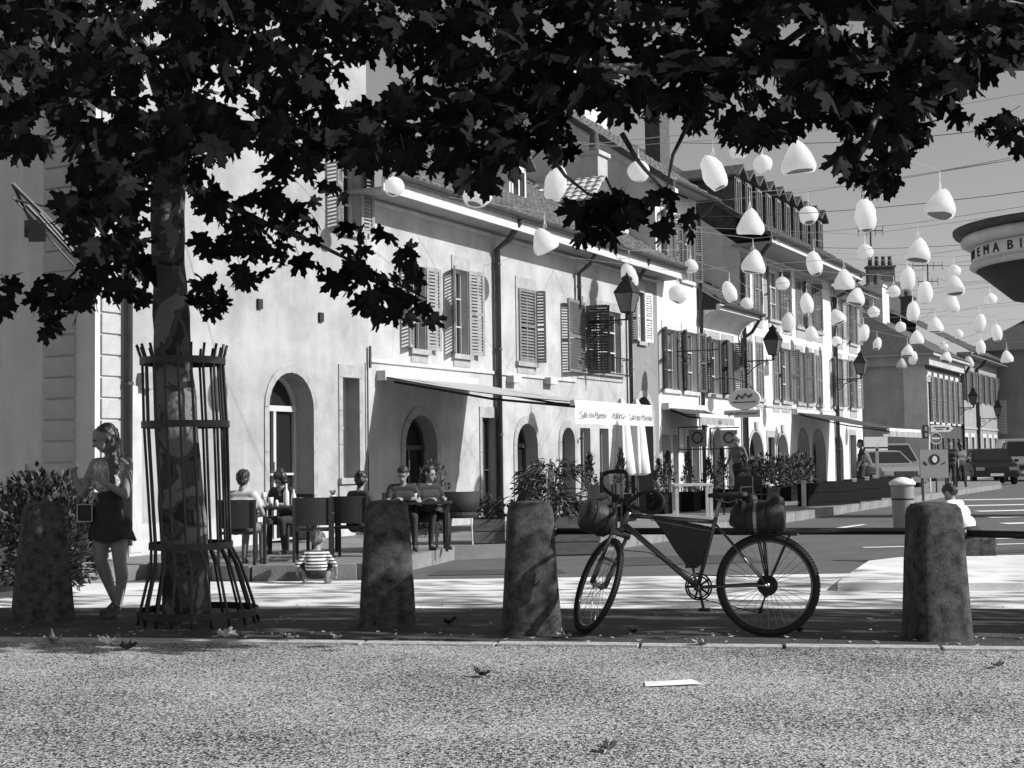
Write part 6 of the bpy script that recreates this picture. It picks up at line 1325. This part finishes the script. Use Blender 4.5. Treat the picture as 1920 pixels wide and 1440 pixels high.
# white board on a post under the awning end
Y=37; p=V(1645,905,Y); z_=lambda py:V(1645,py,Y).z; t=thing('white_board','plain white board raised on a post at the end of the wide awning','sign',(p.x,Y,0)); q=MB(); q.box(-.33,.30,-.04,.04,z_(838),z_(819)); q.build('board',M_sign,t)
q=MB(); q.box(.20,.36,-.035,.035,z_(819)+.002,z_(814)); q.build('top_tab',M_sign,t); q=MB(); q.box(-.03,.05,-.03,.03,0,z_(838)-.002); q.build('post',M_signg,t); q=MB(); q.box(-.3,.3,-.03,.03,z_(845),z_(841)); q.build('lower_strip',M_sign,t)
# pale table and bench behind the bicycle
p=G(1300,985,ZT); t=thing('long_table','long pale wooden table behind the bicycle saddle','table',(V(1298,935,26).x,26,ZT-.1),.0)
for k in range(4): q=MB(); q.box(-.36,.36,-.3+k*.15,-.3+k*.15+.14,.70,.74); q.build('plank',M_lightc,t)
for x in(-.32,.32):
    for y in(-.25,.25): q=MB(); q.box(x-.03,x+.03,y-.03,y+.03,0,.699); q.build('leg',M_stone_l,t)
for i,(px,Y) in enumerate([(1120,21.5),(1140,22.5),(1385,27),(1415,28)]):
    chair(['dark chair right of the plank planters','dark chair behind the one right of the planters','dark chair behind the bicycle rack bag','dark chair right of the one behind the rack bag'][i],(V(px,950,Y).x,Y,ZT if i<2 else ZT),.3+i)
# roof aerials
def aerial(label,px,pyt,pyb,Y,arms_):
    a=V(px,pyb,Y); t=thing('aerial',label,'aerial',a); h=V(px,pyt,Y).z-a.z; q=MB(); q.tube([(0,0,0),(0,0,h)],.03,6); q.build('mast',M_iron,t)
    for f,w_2 in arms_: q=MB(); q.tube([(-w_2,0,h*f),(w_2,0,h*f)],.018,5); [q.tube([(x,0,h*f-.18),(x,0,h*f+.18)],.01,4) for x in (-w_2,-w_2*.3,w_2*.4,w_2)]; q.build('crossbar',M_iron,t)
aerial('tall roof aerial behind a tall lantern above the end house',1634,340,500,44,[(.96,.3),(.83,.25),(.42,.4)]); aerial('lower roof aerial over the hipped roof',1741,495,560,55,[(.95,.6),(.5,.4)])
# ================================================================== GROUND CLUTTER
def dry(label,px,py,s,m,seed,cat='fallen leaf',name='fallen_leaf',grp='dry leaves on the ground'):
    g=G(px,py); rr=random.Random(seed); t=thing(name,label,cat,(g.x,g.y,.004),rr.uniform(0,6),grp); q=MB(); vs=[]
    for x,y,z in LEAFV: d=math.hypot(x,y); vs.append((x*s*.8,y*s,s*(.12+.55*d*d*abs(math.sin(x*3+seed))+.18*abs(rr.gauss(0,1)))*(d>.2)+.002))
    q.add(vs,LEAFF); q.add([(x*.7,y*.8,z*.7+s*.1) for x,y,z in vs],LEAFF,0); q.tube([(0,-.2*s,.01),(0.1*s,-.8*s,.05*s)],.003,4); o=q.build('blade',m,t); return t
cl=[(103,1209,.10,M_leafdry,'curled dry leaf nearest the left edge'),(205,1210,.10,M_paper,'pale crumpled leaf by the front kerb at left'),(238,1219,.09,M_dark,'dark crumpled leaf right of the pale one at left'),(418,1195,.10,M_paper,'pale dry leaf below the tree guard'),(455,1197,.08,M_leafdry,'dry leaf right of the pale one below the guard'),
(537,1197,.07,M_leafdry,'small dry leaf between the tree guard and the second bollard'),(632,1199,.06,M_paper,'small pale scrap left of the second bollard'),(842,1172,.08,M_dark,'dark curled leaf between the middle bollards'),(1060,1197,.08,M_leafdry,'dry leaf at the foot of the bollard by the bicycle'),(1186,1188,.06,M_dark,'small dark leaf behind the bicycle front wheel'),
(1320,1213,.09,M_leafdry,'curled leaf below the bicycle pedals'),(906,1270,.07,M_dark,'dark leaf on the coarse asphalt in the middle'),(1140,1410,.075,M_leafdry,'leaf at the bottom edge of the view'),(1500,1186,.06,M_dark,'dark scrap under the bicycle rear tyre'),(1870,1252,.06,M_leafdry,'dry leaf on the kerb at the right edge')]
for i,(a,b,s,m,l) in enumerate(cl): dry(l,a,b,s,m,i+3)
g=G(1256,1283); t=thing('paper_sheet','flat white sheet of paper lying on the coarse asphalt','paper',(g.x,g.y,.006),.1); q=MB(); q.add([(-.16,-.08,0),(.17,-.075,.004),(.15,.08,.006),(-.13,.075,.002),(0.02,0,.012)],[(0,1,4),(1,2,4),(2,3,4),(3,0,4)]); q.build('sheet',M_paper,t)
rr=random.Random(9); q=MB()
for _ in range(420):
    x=rr.uniform(-5,6); y=kl(x,rr.choice([rr.gauss(.3,.35),rr.uniform(-1.5,2.6)])); a=rr.uniform(0,6.28); s=rr.uniform(.008,.03); c,s2=math.cos(a)*s,math.sin(a)*s; h_=.012
    q.add([(x+c,y+s2,h_+rr.random()*.012),(x-s2*.6,y+c*.6,h_),(x-c,y-s2,h_+rr.random()*.012),(x+s2*.6,y-c*.6,h_)],[(0,1,2),(0,2,3)])
o=q.build('leaf_litter',M_leafdry); o['kind']='stuff'; o['label']='tiny scraps of dry leaf scattered along the kerb'; o['category']='leaf litter'

# ---- worn details of the road: patches, covers, joints
def patch(name,label,pts,z,m,cat='cover'):
    o=sheet(name,pts,z,m); o['kind']='structure'; return o
M_patch=mat('asphalt_patch',0.06,0.95,0.2,4,0.4,90); M_joint=mat('paving_joint',0.2,0.95)
patch('asphalt_patch','',[(1.2,16.6),(3.1,16.9),(3.0,18.3),(1.0,18.0)],0.0,M_patch); patch('asphalt_patch','',[(5.0,17.6),(8.5,18.2),(8.6,18.8),(5.2,18.2)],0.0,M_patch); patch('asphalt_patch','',[(-1.0,15.6),(0.6,15.7),(.5,16.4),(-.9,16.3)],0.0,M_patch)
for yy_ in (12.4,13.7): q=MB(); q.box(-9,10,yy_-.012,yy_+.012,.002,.004); q.build('pavement_joint',M_joint,pv)
